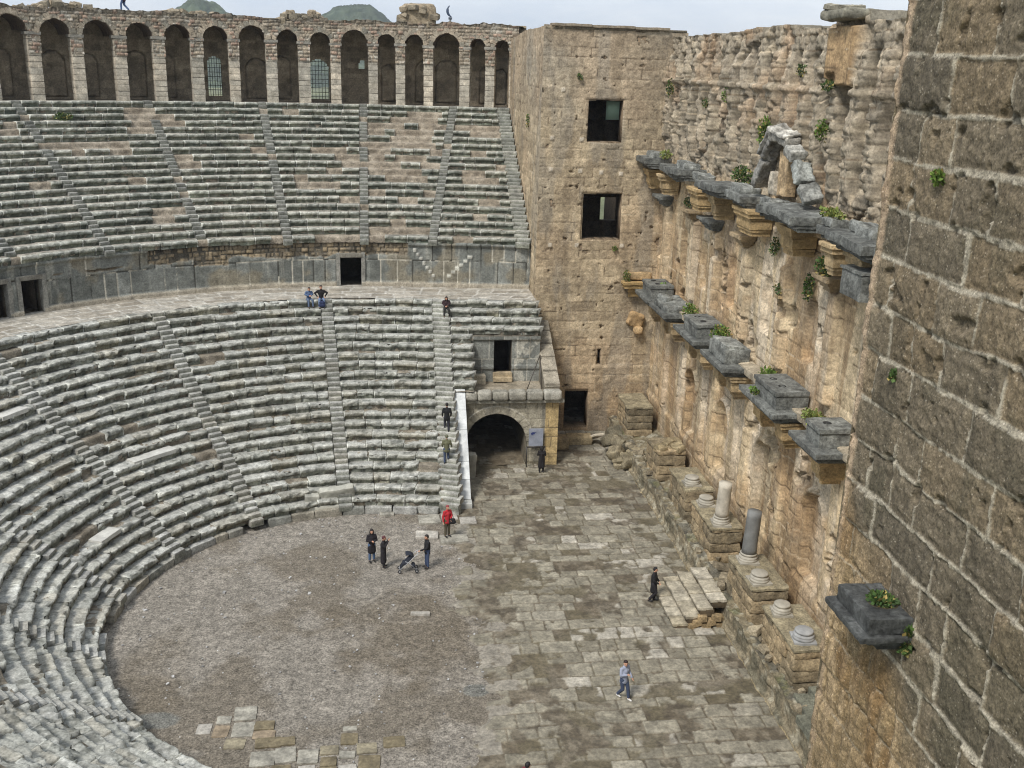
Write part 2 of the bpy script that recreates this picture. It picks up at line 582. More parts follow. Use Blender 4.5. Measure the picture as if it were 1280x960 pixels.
def loose_paving():
    """The two patches of old paving that show through the gravel."""
    mb = MB()
    rg = np.random.RandomState(8)
    pal = [lin(150, 146, 134), lin(132, 124, 104), lin(114, 104, 82), lin(165, 160, 150), lin(136, 122, 102)]
    for (x, y, sx, sy, q) in [(-5.6, 34.35, .85, .85, 0), (-5.55, 33.35, .8, .9, 0), (-4.8, 33.55, .78, .55, 2), (-4.75, 33.0, .85, .45, 4), (-6.35, 34.0, .55, .5, 0),
                              (-6.35, 33.3, .6, .7, 4), (-7.0, 33.5, .55, .6, 3), (-5.75, 32.55, .75, .6, 1), (-4.55, 32.5, .95, .6, 2), (-3.85, 32.55, .55, .5, 2),
                              (-4.65, 31.6, .9, .85, 0), (-3.85, 31.75, .75, .85, 0), (-3.95, 31.0, .7, .4, 2), (-3.05, 31.6, .75, .8, 0), (-3.05, 30.9, .6, .4, 3),
                              (-2.3, 31.9, .7, .5, 1), (-2.3, 31.25, .6, .5, 2), (-1.6, 32.5, .65, .65, 2), (-1.6, 33.1, .55, .3, 0), (-0.95, 31.9, .75, .6, 1),
                              (-2.3, 30.6, .65, .7, 2), (-1.6, 30.6, .65, .85, 3), (-0.85, 31.1, .8, .8, 2), (0.05, 32.2, .8, .6, 2), (-1.65, 31.6, .6, .4, 0)]:
        stone(mb, (x, y, -0.045), (sx, sy, 0.16), (rg.uniform(-.02, .02), rg.uniform(-.02, .02), rg.uniform(-.08, .08)), 0.08, 0.022, 0.03, pal[q], 0.25, int(rg.uniform(0, 99)))
    for (x, y, sx, sy) in [(3.1, 53.0, 1.3, .7), (1.9, 53.6, 1.5, .5), (0.4, 53.3, 1.2, .5), (3.3, 48.8, 1.5, .9), (1.9, 49.4, 1.2, .8), (-0.2, 52.3, .8, .7), (2.1, 51.3, 1.2, 1.1), (3.2, 51.6, .9, .8), (4.2, 51.0, .9, .9),
                           (-4.6, 53.0, 1.0, .5), (-5.3, 53.4, .9, .5), (-3.7, 53.6, .9, .5), (1.3, 41.3, .9, .22)]:
        stone(mb, (x, y, 0.0), (sx, sy, 0.2), (0, 0, rg.uniform(-.1, .1)), 0.1, 0.03, 0.04, pal[rg.choice([0, 0, 3, 1])], 0.25, int(rg.uniform(0, 99)))
    mb.build('old_pavement', M_slab, smooth=True, kind='structure')
loose_paving()

# ---- seating
LIGHTG, DARKG = lin(178, 178, 170), lin(92, 96, 88)

def seat_row(tier, i, parent, r0, t, zt, h, segs, rg, palette, miss, seed):
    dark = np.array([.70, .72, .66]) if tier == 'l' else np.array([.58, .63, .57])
    tread = lin(168, 167, 161) if tier == 'l' else lin(148, 137, 126)
    """One curved row of seat blocks; segs is a list of (a0, a1) degree ranges."""
    prof = np.array([(0.085, -h - 0.03), (0.08, -0.26), (0.045, -0.225), (-0.035, -0.205), (-0.055, -0.17), (-0.055, -0.035), (-0.03, 0.0), (0.06, 0.004), (t * 0.5, 0.0), (t * 0.8, -0.004), (t + 0.12, -0.012)])
    m = len(prof)
    Vr, Va, Vz, Cb, Fs, n = [], [], [], [], [], 0
    for (a0, a1) in segs:
        L = math.radians(a1 - a0) * r0
        if L < 0.15:
            continue
        cuts = [0.0]
        while cuts[-1] < L:
            cuts.append(cuts[-1] + rg.uniform(0.75, 1.75))
        if len(cuts) > 2 and L - cuts[-2] < 0.4:
            cuts.pop(-2)
        cuts[-1] = L
        for c0, c1 in zip(cuts[:-1], cuts[1:]):
            am = a0 + math.degrees((c0 + c1) / 2 / r0)
            if rg.rand() < miss(am, i):
                continue
            g = rg.uniform(0.008, 0.02)
            k = max(5, int((c1 - c0) / 0.10))
            k += 2
            s = np.concatenate([[c0 + g, c0 + g + .045], np.linspace(c0 + g + .06, c1 - g - .06, k - 4), [c1 - g - .045, c1 - g]])
            A = a0 + np.degrees(s / r0)
            dr, dz, tl = rg.normal(0, 0.038), rg.normal(0, 0.022), rg.normal(0, 0.025)
            yaw = rg.normal(0, 0.028)
            if tier == 'u':
                dr, dz, tl, yaw = dr * .6, dz * .55, tl * .6, yaw * .5
            rr = prof[None, :, 0] + dr + (np.linspace(-1, 1, k) * yaw)[:, None]
            zz = prof[None, :, 1] + dz + tl * (prof[None, :, 0] - t * .5) + 0 * rr
            # worn ends
            e = np.zeros(k)
            e[0] = e[-1] = 1
            wf = np.exp(-((np.arange(m) - 5.0) / 2.0) ** 2)
            rr = rr + e[:, None] * wf[None] * 0.022
            zz = zz - e[:, None] * wf[None] * 0.015
            tone = palette[rg.randint(len(palette))] * rg.uniform(0.82, 1.16)
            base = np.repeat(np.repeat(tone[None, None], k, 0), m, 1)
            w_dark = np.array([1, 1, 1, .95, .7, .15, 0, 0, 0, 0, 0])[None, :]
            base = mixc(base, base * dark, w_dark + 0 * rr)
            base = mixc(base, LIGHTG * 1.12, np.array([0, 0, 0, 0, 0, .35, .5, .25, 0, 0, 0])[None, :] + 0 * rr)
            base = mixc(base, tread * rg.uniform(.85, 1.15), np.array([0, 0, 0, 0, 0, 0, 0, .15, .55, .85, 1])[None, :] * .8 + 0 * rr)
            e2 = np.zeros(k)
            e2[:2] = 1
            if rg.rand() < .5:
                e2[-2:] = 1
            jt = (e2 * (rg.rand() < (0.35 if tier == 'l' and am < -12 else 0.65)))[:, None] * (np.arange(m) < 9)[None]
            base = mixc(base, LIGHTG * 1.3, jt * 0.85)
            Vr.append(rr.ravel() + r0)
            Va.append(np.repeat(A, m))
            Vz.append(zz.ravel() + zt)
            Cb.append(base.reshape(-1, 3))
            f = gridF(k, m)
            caps = []
            for q in range(1, m - 2):
                caps.append((0, q, q + 1, q + 1))
                b = (k - 1) * m
                caps.append((b, b + q + 1, b + q, b + q))
            caps.append((0, m - 2, m - 1, m - 1))
            caps.append(((k - 1) * m, (k - 1) * m + m - 1, (k - 1) * m + m - 2, (k - 1) * m + m - 2))
            Fs.append(np.vstack([f, caps]) + n)
            n += k * m
    r = np.concatenate(Vr)
    a = np.concatenate(Va)
    z = np.concatenate(Vz)
    C = np.concatenate(Cb)
    F = np.concatenate(Fs)
    x, y = pol(r, a)
    P = np.stack([x, y, z], -1)
    f1 = fbm(P, 1.6, 3, seed)
    f2 = fbm(P, 5.5, 3, seed + 3)
    chip = sstep(0.56, 0.63, fbm(P, 3.4, 3, seed + 6)) * (0.10 if tier == 'l' else 0.07)
    ns = 1.0 if tier == 'l' else 0.55
    r = r + (f1 - 0.5) * 0.08 * ns + (f2 - 0.5) * 0.12 * ns + chip * 1.4 * (r < r0 + 0.1)
    z = z + (fbm(P, 1.9, 3, seed + 9) - 0.5) * 0.045 * ns + (fbm(P, 6, 2, seed + 12) - 0.5) * 0.05 * ns * (0.25 + 0.75 * (r < r0 + .12)) - chip * 0.6 * (r < r0 + 0.15)
    x, y = pol(r, a)
    P = np.stack([x, y, z], -1)
    lich = fbm(P, 3.4, 4, 70)
    C = C * (0.80 + 0.40 * fbm(P, 1.3, 4, 60)[:, None])
    C = C * np.array([.995, 1.0, .985])
    C = mixc(C, lin(62, 64, 56), sstep(0.54, 0.66, lich) * 0.6)
    C = mixc(C, lin(196, 193, 180), sstep(0.57, 0.68, fbm(P, 4.2, 4, 71)) * 0.35)
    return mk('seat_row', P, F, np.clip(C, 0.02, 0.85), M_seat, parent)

def seat_bed(parent, rows, a_lo, a_hi, keep, seed, c1, c2):
    pts = []
    for (r0, t, zt, h) in rows:
        pts += [(r0 + 0.16, zt - h - 0.05), (r0 + 0.15, zt - 0.30), (r0 + 0.15, zt - 0.12), (r0 + 0.2, zt - 0.05), (r0 + t * 0.6, zt - 0.045)]
    pts.append((rows[-1][0] + rows[-1][1] + 0.3, rows[-1][2] - 0.04))
    pts = np.array(pts)
    rm = pts[:, 0].mean()
    na = int(math.radians(a_hi - a_lo) * rm / 0.22)
    A = np.linspace(a_lo, a_hi, na)
    aa = np.repeat(A, len(pts))
    rr = np.tile(pts[:, 0], na)
    zz = np.tile(pts[:, 1], na)
    x, y = pol(rr, aa)
    P = np.stack([x, y, zz], -1)
    f = fbm(P, 2.3, 4, seed)
    g = fbm(P, 6, 3, seed + 5)
    rr = rr + (g - 0.5) * 0.12
    zz = zz + (f - 0.5) * 0.09 + (g - 0.5) * 0.08
    x, y = pol(rr, aa)
    P = np.stack([x, y, zz], -1)
    C = mixc(c1, c2, sstep(0.35, 0.65, fbm(P, 1.8, 4, seed + 9)))
    C = C * (0.65 + 0.7 * fbm(P, 7, 3, seed + 7)[:, None])
    F = gridF(na, len(pts))
    cen = P[F].mean(1)
    F = F[keep(cen, np.tile(pts[:, 0], na)[F].mean(1))]
    return mk('rubble_bed', P, F, C, M_rubble, parent)

def steps_in_row(mb, r0, t, zt, h, a0, a1, col, rg):
    """Two steps cut into one seat row between the angles a0 and a1."""
    am = (a0 + a1) / 2
    wdt = math.radians(a1 - a0) * r0
    for (q0, q1, z1) in ((-0.26, 0.20, zt - h / 2), (0.03, t + 0.05, zt + .012)):
        rc = r0 + (q0 + q1) / 2
        x, y = pol(rc, am)
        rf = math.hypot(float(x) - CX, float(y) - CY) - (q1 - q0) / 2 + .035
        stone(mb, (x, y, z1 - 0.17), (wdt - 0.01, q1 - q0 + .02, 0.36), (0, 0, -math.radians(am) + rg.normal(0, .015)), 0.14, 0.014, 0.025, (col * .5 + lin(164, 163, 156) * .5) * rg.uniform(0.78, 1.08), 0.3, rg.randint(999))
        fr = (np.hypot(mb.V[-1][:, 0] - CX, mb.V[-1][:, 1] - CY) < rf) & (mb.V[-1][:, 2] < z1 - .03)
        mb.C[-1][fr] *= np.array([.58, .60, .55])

def lower_tier():
    rg = np.random.RandomState(3)
    T = thing('lower_seating', 'grey weathered stone seating curving round the gravel orchestra, below the walkway', 'seating', (CX, CY + 17, 0))
    pal = [lin(158, 157, 150), lin(146, 144, 135), lin(170, 169, 163), lin(138, 138, 130), lin(150, 144, 130)]
    rows = [(RL0 + TL * i, TL, ZL0 + HL * i, HL) for i in range(21)]
    A_LO = -178
    stairs = [-7, -32.5, -57.5, -82.5, -107.5, -132.5, -157.5]
    marks = MB()
    smb = [MB() for _ in stairs]
    for i, (r0, t, zt, h) in enumerate(rows):
        x_end = 2.75 if i <= 16 else 9.5
        a_end = ang_at_x(r0, x_end)
        hw = math.degrees(0.37 / r0)
        cuts = [A_LO]
        segs = []
        for s in sorted(stairs):
            cuts += [s - hw, s + hw]
        cuts.append(a_end if i <= 16 else ang_at_x(r0, 2.75))
        for q in range(0, len(cuts), 2):
            segs.append((cuts[q], cuts[q + 1]))
        if 11 <= i <= 16:
            segs.append((ang_at_x(r0, 3.86), ang_at_x(r0, 5.1)))
        if i > 16:
            segs.append((ang_at_x(r0, 3.86), ang_at_x(r0, 9.5)))
        def miss(a, i):
            v = hsh(np.array([int(a * 1.3 + 900)]), np.array([i // 2]), np.array([1]), 5)[0]
            return 0.08 if v > 0.86 else 0.012
        seat_row('l', i, T, r0, t, zt, h, segs, rg, pal, miss, 100 + i)
        for k, s in enumerate(stairs):
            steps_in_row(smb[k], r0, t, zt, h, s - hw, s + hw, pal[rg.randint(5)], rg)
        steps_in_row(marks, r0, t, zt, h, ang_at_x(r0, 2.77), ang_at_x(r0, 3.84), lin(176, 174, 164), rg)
    # a low kerb step round the foot of the first row
    kb = MB()
    a = A_LO
    while a < ang_at_x(11.0, 2.7):
        da = rg.uniform(4, 8)
        x, y = pol(11.22, a + da / 2)
        if rg.rand() > 0.08:
            stone(kb, (x, y, 0.14), (math.radians(da) * 11.1 - 0.03, 0.40, 0.46), (rg.normal(0, .02), 0, -math.radians(a + da / 2) + rg.normal(0, .03)), 0.12, 0.035, 0.05, pal[rg.randint(5)] * rg.uniform(.8, 1.05), 0.3, rg.randint(999))
        a += da
    kb.build('foot_kerb', M_seat, T)
    for m in smb:
        m.build('stairway', M_seat, T)
    o = marks.build('stairway', M_seat, T)
    o['label'] = 'restored pale stairway climbing beside the white sloping parapet'
    def keep(c, r):
        i = (r - RL0) / TL
        lim = np.where(i < 10.9, 3.86, np.where(i < 16.95, 5.1, 9.5))
        return (c[:, 0] < lim) | (c[:, 1] < CY)
    seat_bed(T, rows, A_LO, 34 + 22, keep, 5, lin(112, 104, 90), lin(138, 130, 116))
    # pale replacement slabs let into the old rows
    for (px, row, a, L) in [(0, 14, -62.5, 1.6), (1, 7, -46.5, 2.6), (2, 3, -69, 1.5), (3, 12, -76.5, 1.0)]:
        mb = MB()
        r0, t, zt, h = rows[row]
        x, y = pol(r0 + t * 0.42, a)
        stone(mb, (x, y, zt - 0.03), (L, t + 0.12, 0.22), (0, 0, -math.radians(a)), 0.1, 0.01, 0.02, lin(188, 186, 178), 0.12, 7)
        mb.build('replacement_slab', M_smooth, T)
lower_tier()

def upper_tier():
    rg = np.random.RandomState(6)
    T = thing('upper_seating', 'brown and grey stone seating with broken rows, above the slab wall', 'seating', (CX, CY + 34, 12.4))
    pal = [lin(150, 149, 138), lin(136, 136, 126), lin(160, 157, 146), lin(128, 130, 122)]
    rows = [(RU0 + TU * i, TU, ZU0 + HU * i, HU) for i in range(20)]
    stairs = [8.6, -1.0, -11.5, -22.8, -35, -46.5, -58, -69.5, -81, -92.5, -104]
    A_LO = -118
    smb = [MB() for _ in stairs]
    end = MB()
    holes = [(4.6, 16, 2.6, 2.8), (3.0, 14, 3.4, 1.8), (5.8, 12.4, 2.4, 1.6), (2.2, 9, 3.0, 1.2), (-0.5, 11, 2.0, 1.5), (-4.8, 10, 2.5, 1.2), (12.5, 15.5, 1.8, 1.7), (13.6, 8.5, 2.0, 1.4),
             (3.4, 1.0, 4.2, 1.2), (10.5, 1, 1.4, .8), (1.5, 5.6, 2.6, 1.0), (-23.3, 17, 2.2, 1.5), (-37.5, 15.5, 2.0, 1.2), (-8, 7, 2.2, .8), (-31, 13, 2.5, .8), (-3.5, 0.2, 8, .7), (11.5, 12, 1.0, 1.0)]
    for i, (r0, t, zt, h) in enumerate(rows):
        hw = math.degrees(0.30 / r0)
        cuts = [A_LO]
        for s in sorted(stairs):
            cuts += [s - hw, s + hw]
        cuts.append(ang_at_x(r0, 8.55))
        segs = [(cuts[q], cuts[q + 1]) for q in range(0, len(cuts), 2)]
        def miss(a, i):
            p = 0.05
            for (ha, hi, wa, wi) in holes:
                d = ((a - ha) / wa) ** 2 + ((i - hi) / wi) ** 2
                if d < 1:
                    p = max(p, 0.72)
                elif d < 2:
                    p = max(p, 0.3)
            return 0.0 if i == 19 else p
        seat_row('u', i, T, r0, t, zt, h, segs, rg, pal, miss, 300 + i)
        for k, s in enumerate(stairs):
            if rg.rand() > 0.2:
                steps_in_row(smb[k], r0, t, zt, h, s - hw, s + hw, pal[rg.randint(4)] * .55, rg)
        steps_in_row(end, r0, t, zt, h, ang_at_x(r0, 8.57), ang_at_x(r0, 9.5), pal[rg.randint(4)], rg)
    for m in smb:
        m.build('stairway', M_seat, T)
    end.build('stairway', M_seat, T)
    keep = lambda c, r: (c[:, 0] < 9.52) | (c[:, 1] < CY)
    seat_bed(T, rows, A_LO, 24, keep, 15, lin(126, 116, 101), lin(154, 144, 128))
upper_tier()

def walkway():
    mb = MB()
    a = np.linspace(-178, 30, 850)
    r = np.linspace(RL0 + TL * 20 + 0.45, 27.9, 60)
    A, Rr = np.meshgrid(a, r, indexing='ij')
    q = ashlar(np.radians(A) * 25, Rr, (0.7, 1.1), (0.7, 1.6), 51, 0.05)
    x, y = pol(Rr, A)
    n2 = noise2(x, y, 1.4, 52)
    C = mixc(lin(166, 160, 148), lin(140, 132, 118), q['r1'].ravel()) * (0.75 + 0.5 * n2.ravel()[:, None])
    C = mixc(lin(186, 182, 172), C, sstep(0.02, 0.06, q['d'] + (n2 - .5) * .05).ravel())
    H = 9.385 + 0.03 * q['r2'] * sstep(0.0, 0.05, q['d']) + 0.05 * (n2 - 0.5)
    P = p3(x.ravel(), y.ravel(), H.ravel())
    F = gridF(*A.shape)
    cen = P[F].mean(1)
    F = F[(cen[:, 0] < 9.55) | (cen[:, 1] < CY)]
    mb.add(P, F, C)
    mb.build('walkway', M_slab, smooth=True, kind='structure')
walkway()

# ---- wall of big slabs between the two tiers
def slab_wall():
    RW = 27.55
    T = thing('slab_wall', 'curved wall of tall dark grey slabs with two doorways, between the two seating tiers', 'wall', (CX, CY + RW, 9.4))
    mb = MB()
    a0, a1 = -118, ang_at_x(RW, 9.55)
    k = math.radians(1) * RW
    holes = [(-4.4 * 1, -1.45, 9.3, 11.35), (-46.2, -43.6, 9.3, 11.4), (-49.6, -47.9, 9.3, 11.4), (-80, -77.2, 9.3, 11.4)]
    def top(u):
        a = u / k
        return 12.42 + 0.10 * (noise2(u, u * 0, 0.8, 3) - 0.5) * 2
    U, V = wall_grid(a0 * k, a1 * k, 9.35, top, 0.07)
    A = ashlar(U, V, (2.15, 2.16), (0.65, 1.35), 61, 0.02)
    a = U / k
    n1, n2, n3 = noise2(U, V, 0.6, 62), noise2(U, V, 2.2, 63), noise2(U, V, 7, 64)
    brk = 11.35 + 0.75 * (noise2(U, V * 0, 0.9, 66) - 0.35)          # broken upper edge of the tall slabs
    up_rub = sstep(-0.05, 0.05, V - brk + 0.15 * (n2 - .5))
    right = sstep(0.4, 0.8, a - 1.2)
    up_rub = up_rub * (1 - right * sstep(0.3, 0.6, a - 4.6)) 
    up_rub = np.where((a > -24) & (a < -19.5) & (V > 10.6 + n1), np.maximum(up_rub, 1), up_rub)
    up_rub = np.where((a < -30) & (V > 11.5), 0, up_rub)
    sl = mixc(lin(128, 130, 124), lin(104, 106, 100), A['r1'].ravel())
    sl = sl * (0.75 + 0.5 * n2.ravel()[:, None])
    st = streaks(U, V, 67, 3.5, 0.25)
    sl = mixc(sl, lin(168, 166, 154), sstep(0.60, 0.72, st).ravel() * 0.5)
    sl = mixc(sl, lin(140, 128, 104), sstep(0.56, 0.68, n1).ravel() * 0.5)
    jt = sstep(0.03, 0.012, A['d'] + (n3 - .5) * 0.02)
    sl = mixc(sl, np.where((A['r2'] > 0.45).ravel()[:, None], lin(190, 184, 168)[None], lin(58, 56, 50)[None]), jt.ravel())
    rub = ashlar(U, V, (0.18, 0.32), (0.2, 0.5), 68, 0.08)
    rc = mixc(lin(150, 134, 108), lin(112, 104, 90), rub['r1'].ravel()) * (0.6 + 0.5 * sstep(0, 0.06, rub['d']).ravel()[:, None])
    C = mixc(sl, rc, up_rub.ravel())
    base = sstep(9.75, 9.65, V + .08 * (n2 - .5))
    C = mixc(C, lin(168, 158, 140), base.ravel() * 0.8)
    H = (A['r3'] - .5) * 0.05 + 0.04 * (n2 - .5) - 0.05 * jt + base * 0.14 - up_rub * (0.16 - 0.1 * rub['r2'] + 0.1 * (1 - sstep(0, .05, rub['d'])))
    H = H + 0.16 * sstep(0.03, 0.0, np.abs(V - 12.31) - 0.10) * (1 - up_rub)
    # two relief flights of stairs: saw-tooth lines of little white treads
    for (ua, ub, dirn) in ((5.75, 8.85, 1), (14.2, 10.6, -1)):
        f = np.clip((a - ua) / (ub - ua), 0, 1)
        zc = 12.05 - 2.05 * (np.floor(f * 7) + 0.5) / 7 if dirn > 0 else 11.6 - 1.55 * (np.floor(f * 6) + 0.5) / 6
        ins = ((a > min(ua, ub)) & (a < max(ua, ub)))
        on = ins & (np.abs(V - zc) < 0.11) 
        C = np.where(on.ravel()[:, None] & True, mixc(C, lin(198, 196, 184), 0.75 * np.ones(len(C))), C)
        H = np.where(on, H + 0.10, np.where(ins & (V < zc), H + 0.07, H))
    def m(u, v, d):
        x, y = pol(RW + d, u / k)
        return np.stack([x, y, v], -1)
    mask = hole_mask(U, V, [(h[0] * k, h[1] * k, h[2], h[3]) for h in holes])
    P = m(U.ravel(), V.ravel(), -H.ravel())
    mb.add(P, gridF(*U.shape, mask), C)
    mb.build('wall', M_wall, T, smooth=True)
    # backing mass with the doorways left open
    bb = MB()
    edges = np.arange(a0, a1, 2.0).tolist() + [a1]
    for e0, e1 in zip(edges[:-1], edges[1:]):
        hs = [(h[0] * k, h[1] * k, h[2], h[3]) for h in holes if h[1] > e0 and h[0] < e1]
        body_boxes(bb, e0 * k, e1 * k, 9.3, 12.36, hs, 0.16, 0.9, m, lin(96, 90, 78))
    bb.build('core', M_rubble, T)
    for h in holes:
        f = MB()
        z0, z1 = h[2], h[3]
        for (aa, bb_, c, d) in ((h[0] - .55, h[0] + .02, z0, z1 + .3), (h[1] - .02, h[1] + .55, z0, z1 + .3)):
            am = (aa + bb_) / 2
            x, y = pol(RW + 0.12, am)
            stone(f, (x, y, (c + d) / 2), ((bb_ - aa) * k, 0.5, d - c), (0, 0, -math.radians(am)), 0.12, 0.02, 0.04, lin(132, 130, 122), 0.2, int(abs(aa) * 10))
        am = (h[0] + h[1]) / 2
        x, y = pol(RW + 0.1, am)
        stone(f, (x, y, z1 + 0.14), ((h[1] - h[0]) * k + 0.1, 0.6, 0.28), (0, 0, -math.radians(am)), 0.12, 0.02, 0.04, lin(120, 116, 106), 0.2, int(abs(am)))
        # dark passage behind the doorway
        g = MB()
        body_boxes(g, h[0] * k - .3, h[1] * k + .3, 9.2, 11.9, [(h[0] * k, h[1] * k, z0, z1)], 0.9, 4.0, m, lin(80, 72, 60))
        P = boxv(h[0] * k - .3, h[1] * k + .3, 9.2, 11.9, 4.0, 4.3)
        g.add(m(P[:, 0], P[:, 1], P[:, 2]), BOXF, lin(70, 64, 54))
        fr = f.build('door_frame', M_wall, T)
        g.build('passage', M_rubble, T)
slab_wall()

# ---- arcaded gallery along the top
def gallery():
    RG, D = 42.35, 1.0
    kk = math.radians(1) * RG
    T = thing('arcaded_gallery', 'long rubble stone arcade of round arches crowning the seating, under the sky', 'arcade', (CX, CY + RG, 20.7))
    arches = [(-59.2, -56.6), (-55.3, -52.6), (-51.4, -48.7), (-47.5, -44.8), (-43.6, -40.9), (-39.8, -37.1), (-35.95, -33.25), (-32.12, -29.38), (-28.29, -25.48), (-24.35, -21.85), (-20.7, -18.22), (-17.05, -14.52), (-13.49, -10.84), (-9.71, -7.59),
              (-6.37, -4.31), (-3.23, -0.41), (0.59, 2.44), (3.45, 5.38), (6.4, 9.19), (10.29, 11.9), (12.92, 14.45)]
    crown = [26.3, 26.25, 26.2, 26.3, 26.25, 26.3, 26.39, 26.21, 26.23, 26.19, 26.19, 26.18, 26.3, 26.09, 26.0, 26.25, 26.03, 26.04, 26.2, 25.88, 25.81]
    a_lo, a_hi = -60.5, 15.4
    def m(u, v, d):
        x, y = pol(RG + d, np.asarray(u) / kk)
        return np.stack([np.broadcast_to(x, np.shape(u)), np.broadcast_to(y, np.shape(u)), np.broadcast_to(v, np.shape(u))], -1)
    info = []
    for (a, b), c in zip(arches, crown):
        rad = (b - a) * kk / 2
        info.append(((a + b) / 2 * kk, rad, c - rad))
    # --- wall above the piers, arch-shaped cut-outs, rough rubble
    def top(u):
        a = u / kk
        t = 26.92 + 0.16 * (noise2(u, u * 0, 0.8, 71) - 0.5) * 2 + 0.12 * (noise2(u, u * 0, 3.5, 72) - 0.5) * 2
        t = t + np.where(a < -14, 0.12 * sstep(0.5, .6, noise2(u, u * 0, 0.3, 74)), 0)
        return t
    Z0 = 23.9
    U, V = wall_grid(a_lo * kk, a_hi * kk, Z0, top, 0.07)
    A = ashlar(U, V, (0.16, 0.34), (0.18, 0.55), 73, 0.10)
    n2, n3 = noise2(U, V, 1.2, 75), noise2(U, V, 7, 76)
    C = mixc(lin(166, 152, 132), lin(128, 120, 106), A['r1'].ravel())
    C = mixc(C, lin(168, 138, 120), sstep(0.72, 0.8, A['r2'].ravel()) * 0.6)
    C = mixc(C, lin(182, 176, 162), sstep(0.8, 0.88, A['r3'].ravel()) * 0.7)
    C = C * (0.65 + 0.7 * n3.ravel()[:, None])
    C = mixc(C, lin(86, 80, 70), sstep(0.04, 0.0, A['d']).ravel() * 0.6)
    C = mixc(C, lin(98, 92, 82), sstep(26.3, 27.1, V + 0.5 * (n2 - .5)).ravel() * 0.55)
    H = (A['r2'] - .5) * 0.08 + 0.09 * sstep(0, 0.07, A['d']) + 0.16 * (n2 - .5)
    def cut(u, v):
        o = np.zeros(u.shape, bool)
        for (uc, r, zs) in info:
            o |= (np.abs(u - uc) < r) & (v < zs)
            o |= ((u - uc) ** 2 + (v - zs) ** 2 < r * r) & (v >= zs)
        return o
    mb = MB()
    # push cut-out rims back so the voussoirs sit proud
    mb.add(m(U.ravel(), V.ravel(), -H.ravel()), gridF(*U.shape, hole_mask(U, V, [cut])), C)
    # rough top surface running back
    ut = np.linspace(a_lo * kk, a_hi * kk, 700)
    dt = np.linspace(-0.1, 4.4, 30)
    UU, DD = np.meshgrid(ut, dt, indexing='ij')
    zt = np.repeat(top(ut)[:, None], len(dt), 1) - 0.03 + 0.25 * (noise2(UU, DD, 1.2, 77) - 0.5) * sstep(0, 0.4, DD)
    P = m(UU.ravel(), zt.ravel(), DD.ravel())
    mb.add(P, gridF(*UU.shape)[:, ::-1], mixc(lin(120, 112, 98), lin(90, 90, 70), noise2(UU, DD, 1, 78).ravel()))
    # underside of the front wall between the arches is closed by the barrel vaults
    for (uc, r, zs) in info:
        th = np.linspace(0, np.pi, 19)
        dd = np.array([-0.02, 0.3, 0.7, D, 2.0, 3.6])
        TH, DD = np.meshgrid(th, dd, indexing='ij')
        P = m((uc + r * np.cos(TH)).ravel(), (zs + r * np.sin(TH)).ravel(), DD.ravel())
        mb.add(P, gridF(*TH.shape), lin(112, 98, 84) * 0.9)
    mb.build('wall', M_rubble, T, smooth=False)
    # --- voussoir rings
    rg = np.random.RandomState(5)
    for (uc, r, zs) in info:
        v = MB()
        nv = max(9, int(r * 9))
        for q in range(nv):
            t0 = math.pi * (q + 0.5) / nv
            rr = r + 0.19
            c = m(np.array([uc + rr * math.cos(t0)]), np.array([zs + rr * math.sin(t0)]), np.array([0.1]))[0]
            am = math.radians(uc / kk)
            e = mathutils.Euler((0, 0, -am)).to_matrix() @ mathutils.Euler((0, math.pi / 2 - t0, 0)).to_matrix()
            stone(v, c, (math.pi * rr / nv - 0.015, 0.4, 0.38 + rg.uniform(-.06, .1)), e.to_euler(), 0.16, 0.02, 0.03, mixc(lin(166, 152, 132), lin(126, 122, 110), np.array(rg.rand())).ravel(), 0.25, rg.randint(999))
        v.build('arch_ring', M_rubble, T)
    # --- piers
    gaps = [(a_lo, arches[0][0])] + [(arches[i][1], arches[i + 1][0]) for i in range(len(arches) - 1)] + [(arches[-1][1], a_hi)]
    for gi, (a, b) in enumerate(gaps):
        zs = np.mean([info[max(gi - 1, 0)][2], info[min(gi, len(info) - 1)][2]]) 
        w_ = (b - a) * kk
        v = MB()
        z = 20.72
        am = (a + b) / 2
        pink = lin(204, 190, 168) if (gi % 3 == 0 or gi in (7, 8, 9, 10)) else lin(182, 172, 154)
        grey = lin(156, 152, 140)
        split = w_ > 1.05
        while z < zs - 0.22:
            h = rg.uniform(0.3, 0.52)
            h = min(h, zs - 0.2 - z) if zs - 0.2 - z > 0.15 else zs - 0.2 - z
            parts = [(-w_ / 2, 0.1), (0.1, w_ / 2)] if split else [(-w_ / 2, w_ / 2)]
            for (p0, p1) in parts:
                ad = am + (p0 + p1) / 2 / kk
                x, y = pol(RG + D / 2 + rg.uniform(-.02, .02), ad)
                stone(v, (x, y, z + h / 2), (p1 - p0 - 0.01, D, h - 0.008), (0, 0, -math.radians(ad) + rg.normal(0, .01)), 0.13, 0.022, 0.03, mixc(pink, grey, np.array(.3 + .4 * rg.rand())).ravel() * rg.uniform(0.88, 1.1), 0.28, rg.randint(999))
            z += h
        o = v.build('pier', M_wall, T)
        c = MB()
        x, y = pol(RG + D / 2 - 0.03, am)
        stone(c, (x, y, zs - 0.09), (w_ + 0.2, D + 0.16, 0.22), (0, 0, -math.radians(am)), 0.13, 0.02, 0.04, lin(134, 130, 120), 0.25, gi)
        c.build('impost', M_wall, o)
    # --- floor and back wall of the gallery
    fl = MB()
    UU, DD = np.meshgrid(np.linspace(a_lo * kk, a_hi * kk, 260), np.linspace(-0.2, 4.4, 20), indexing='ij')
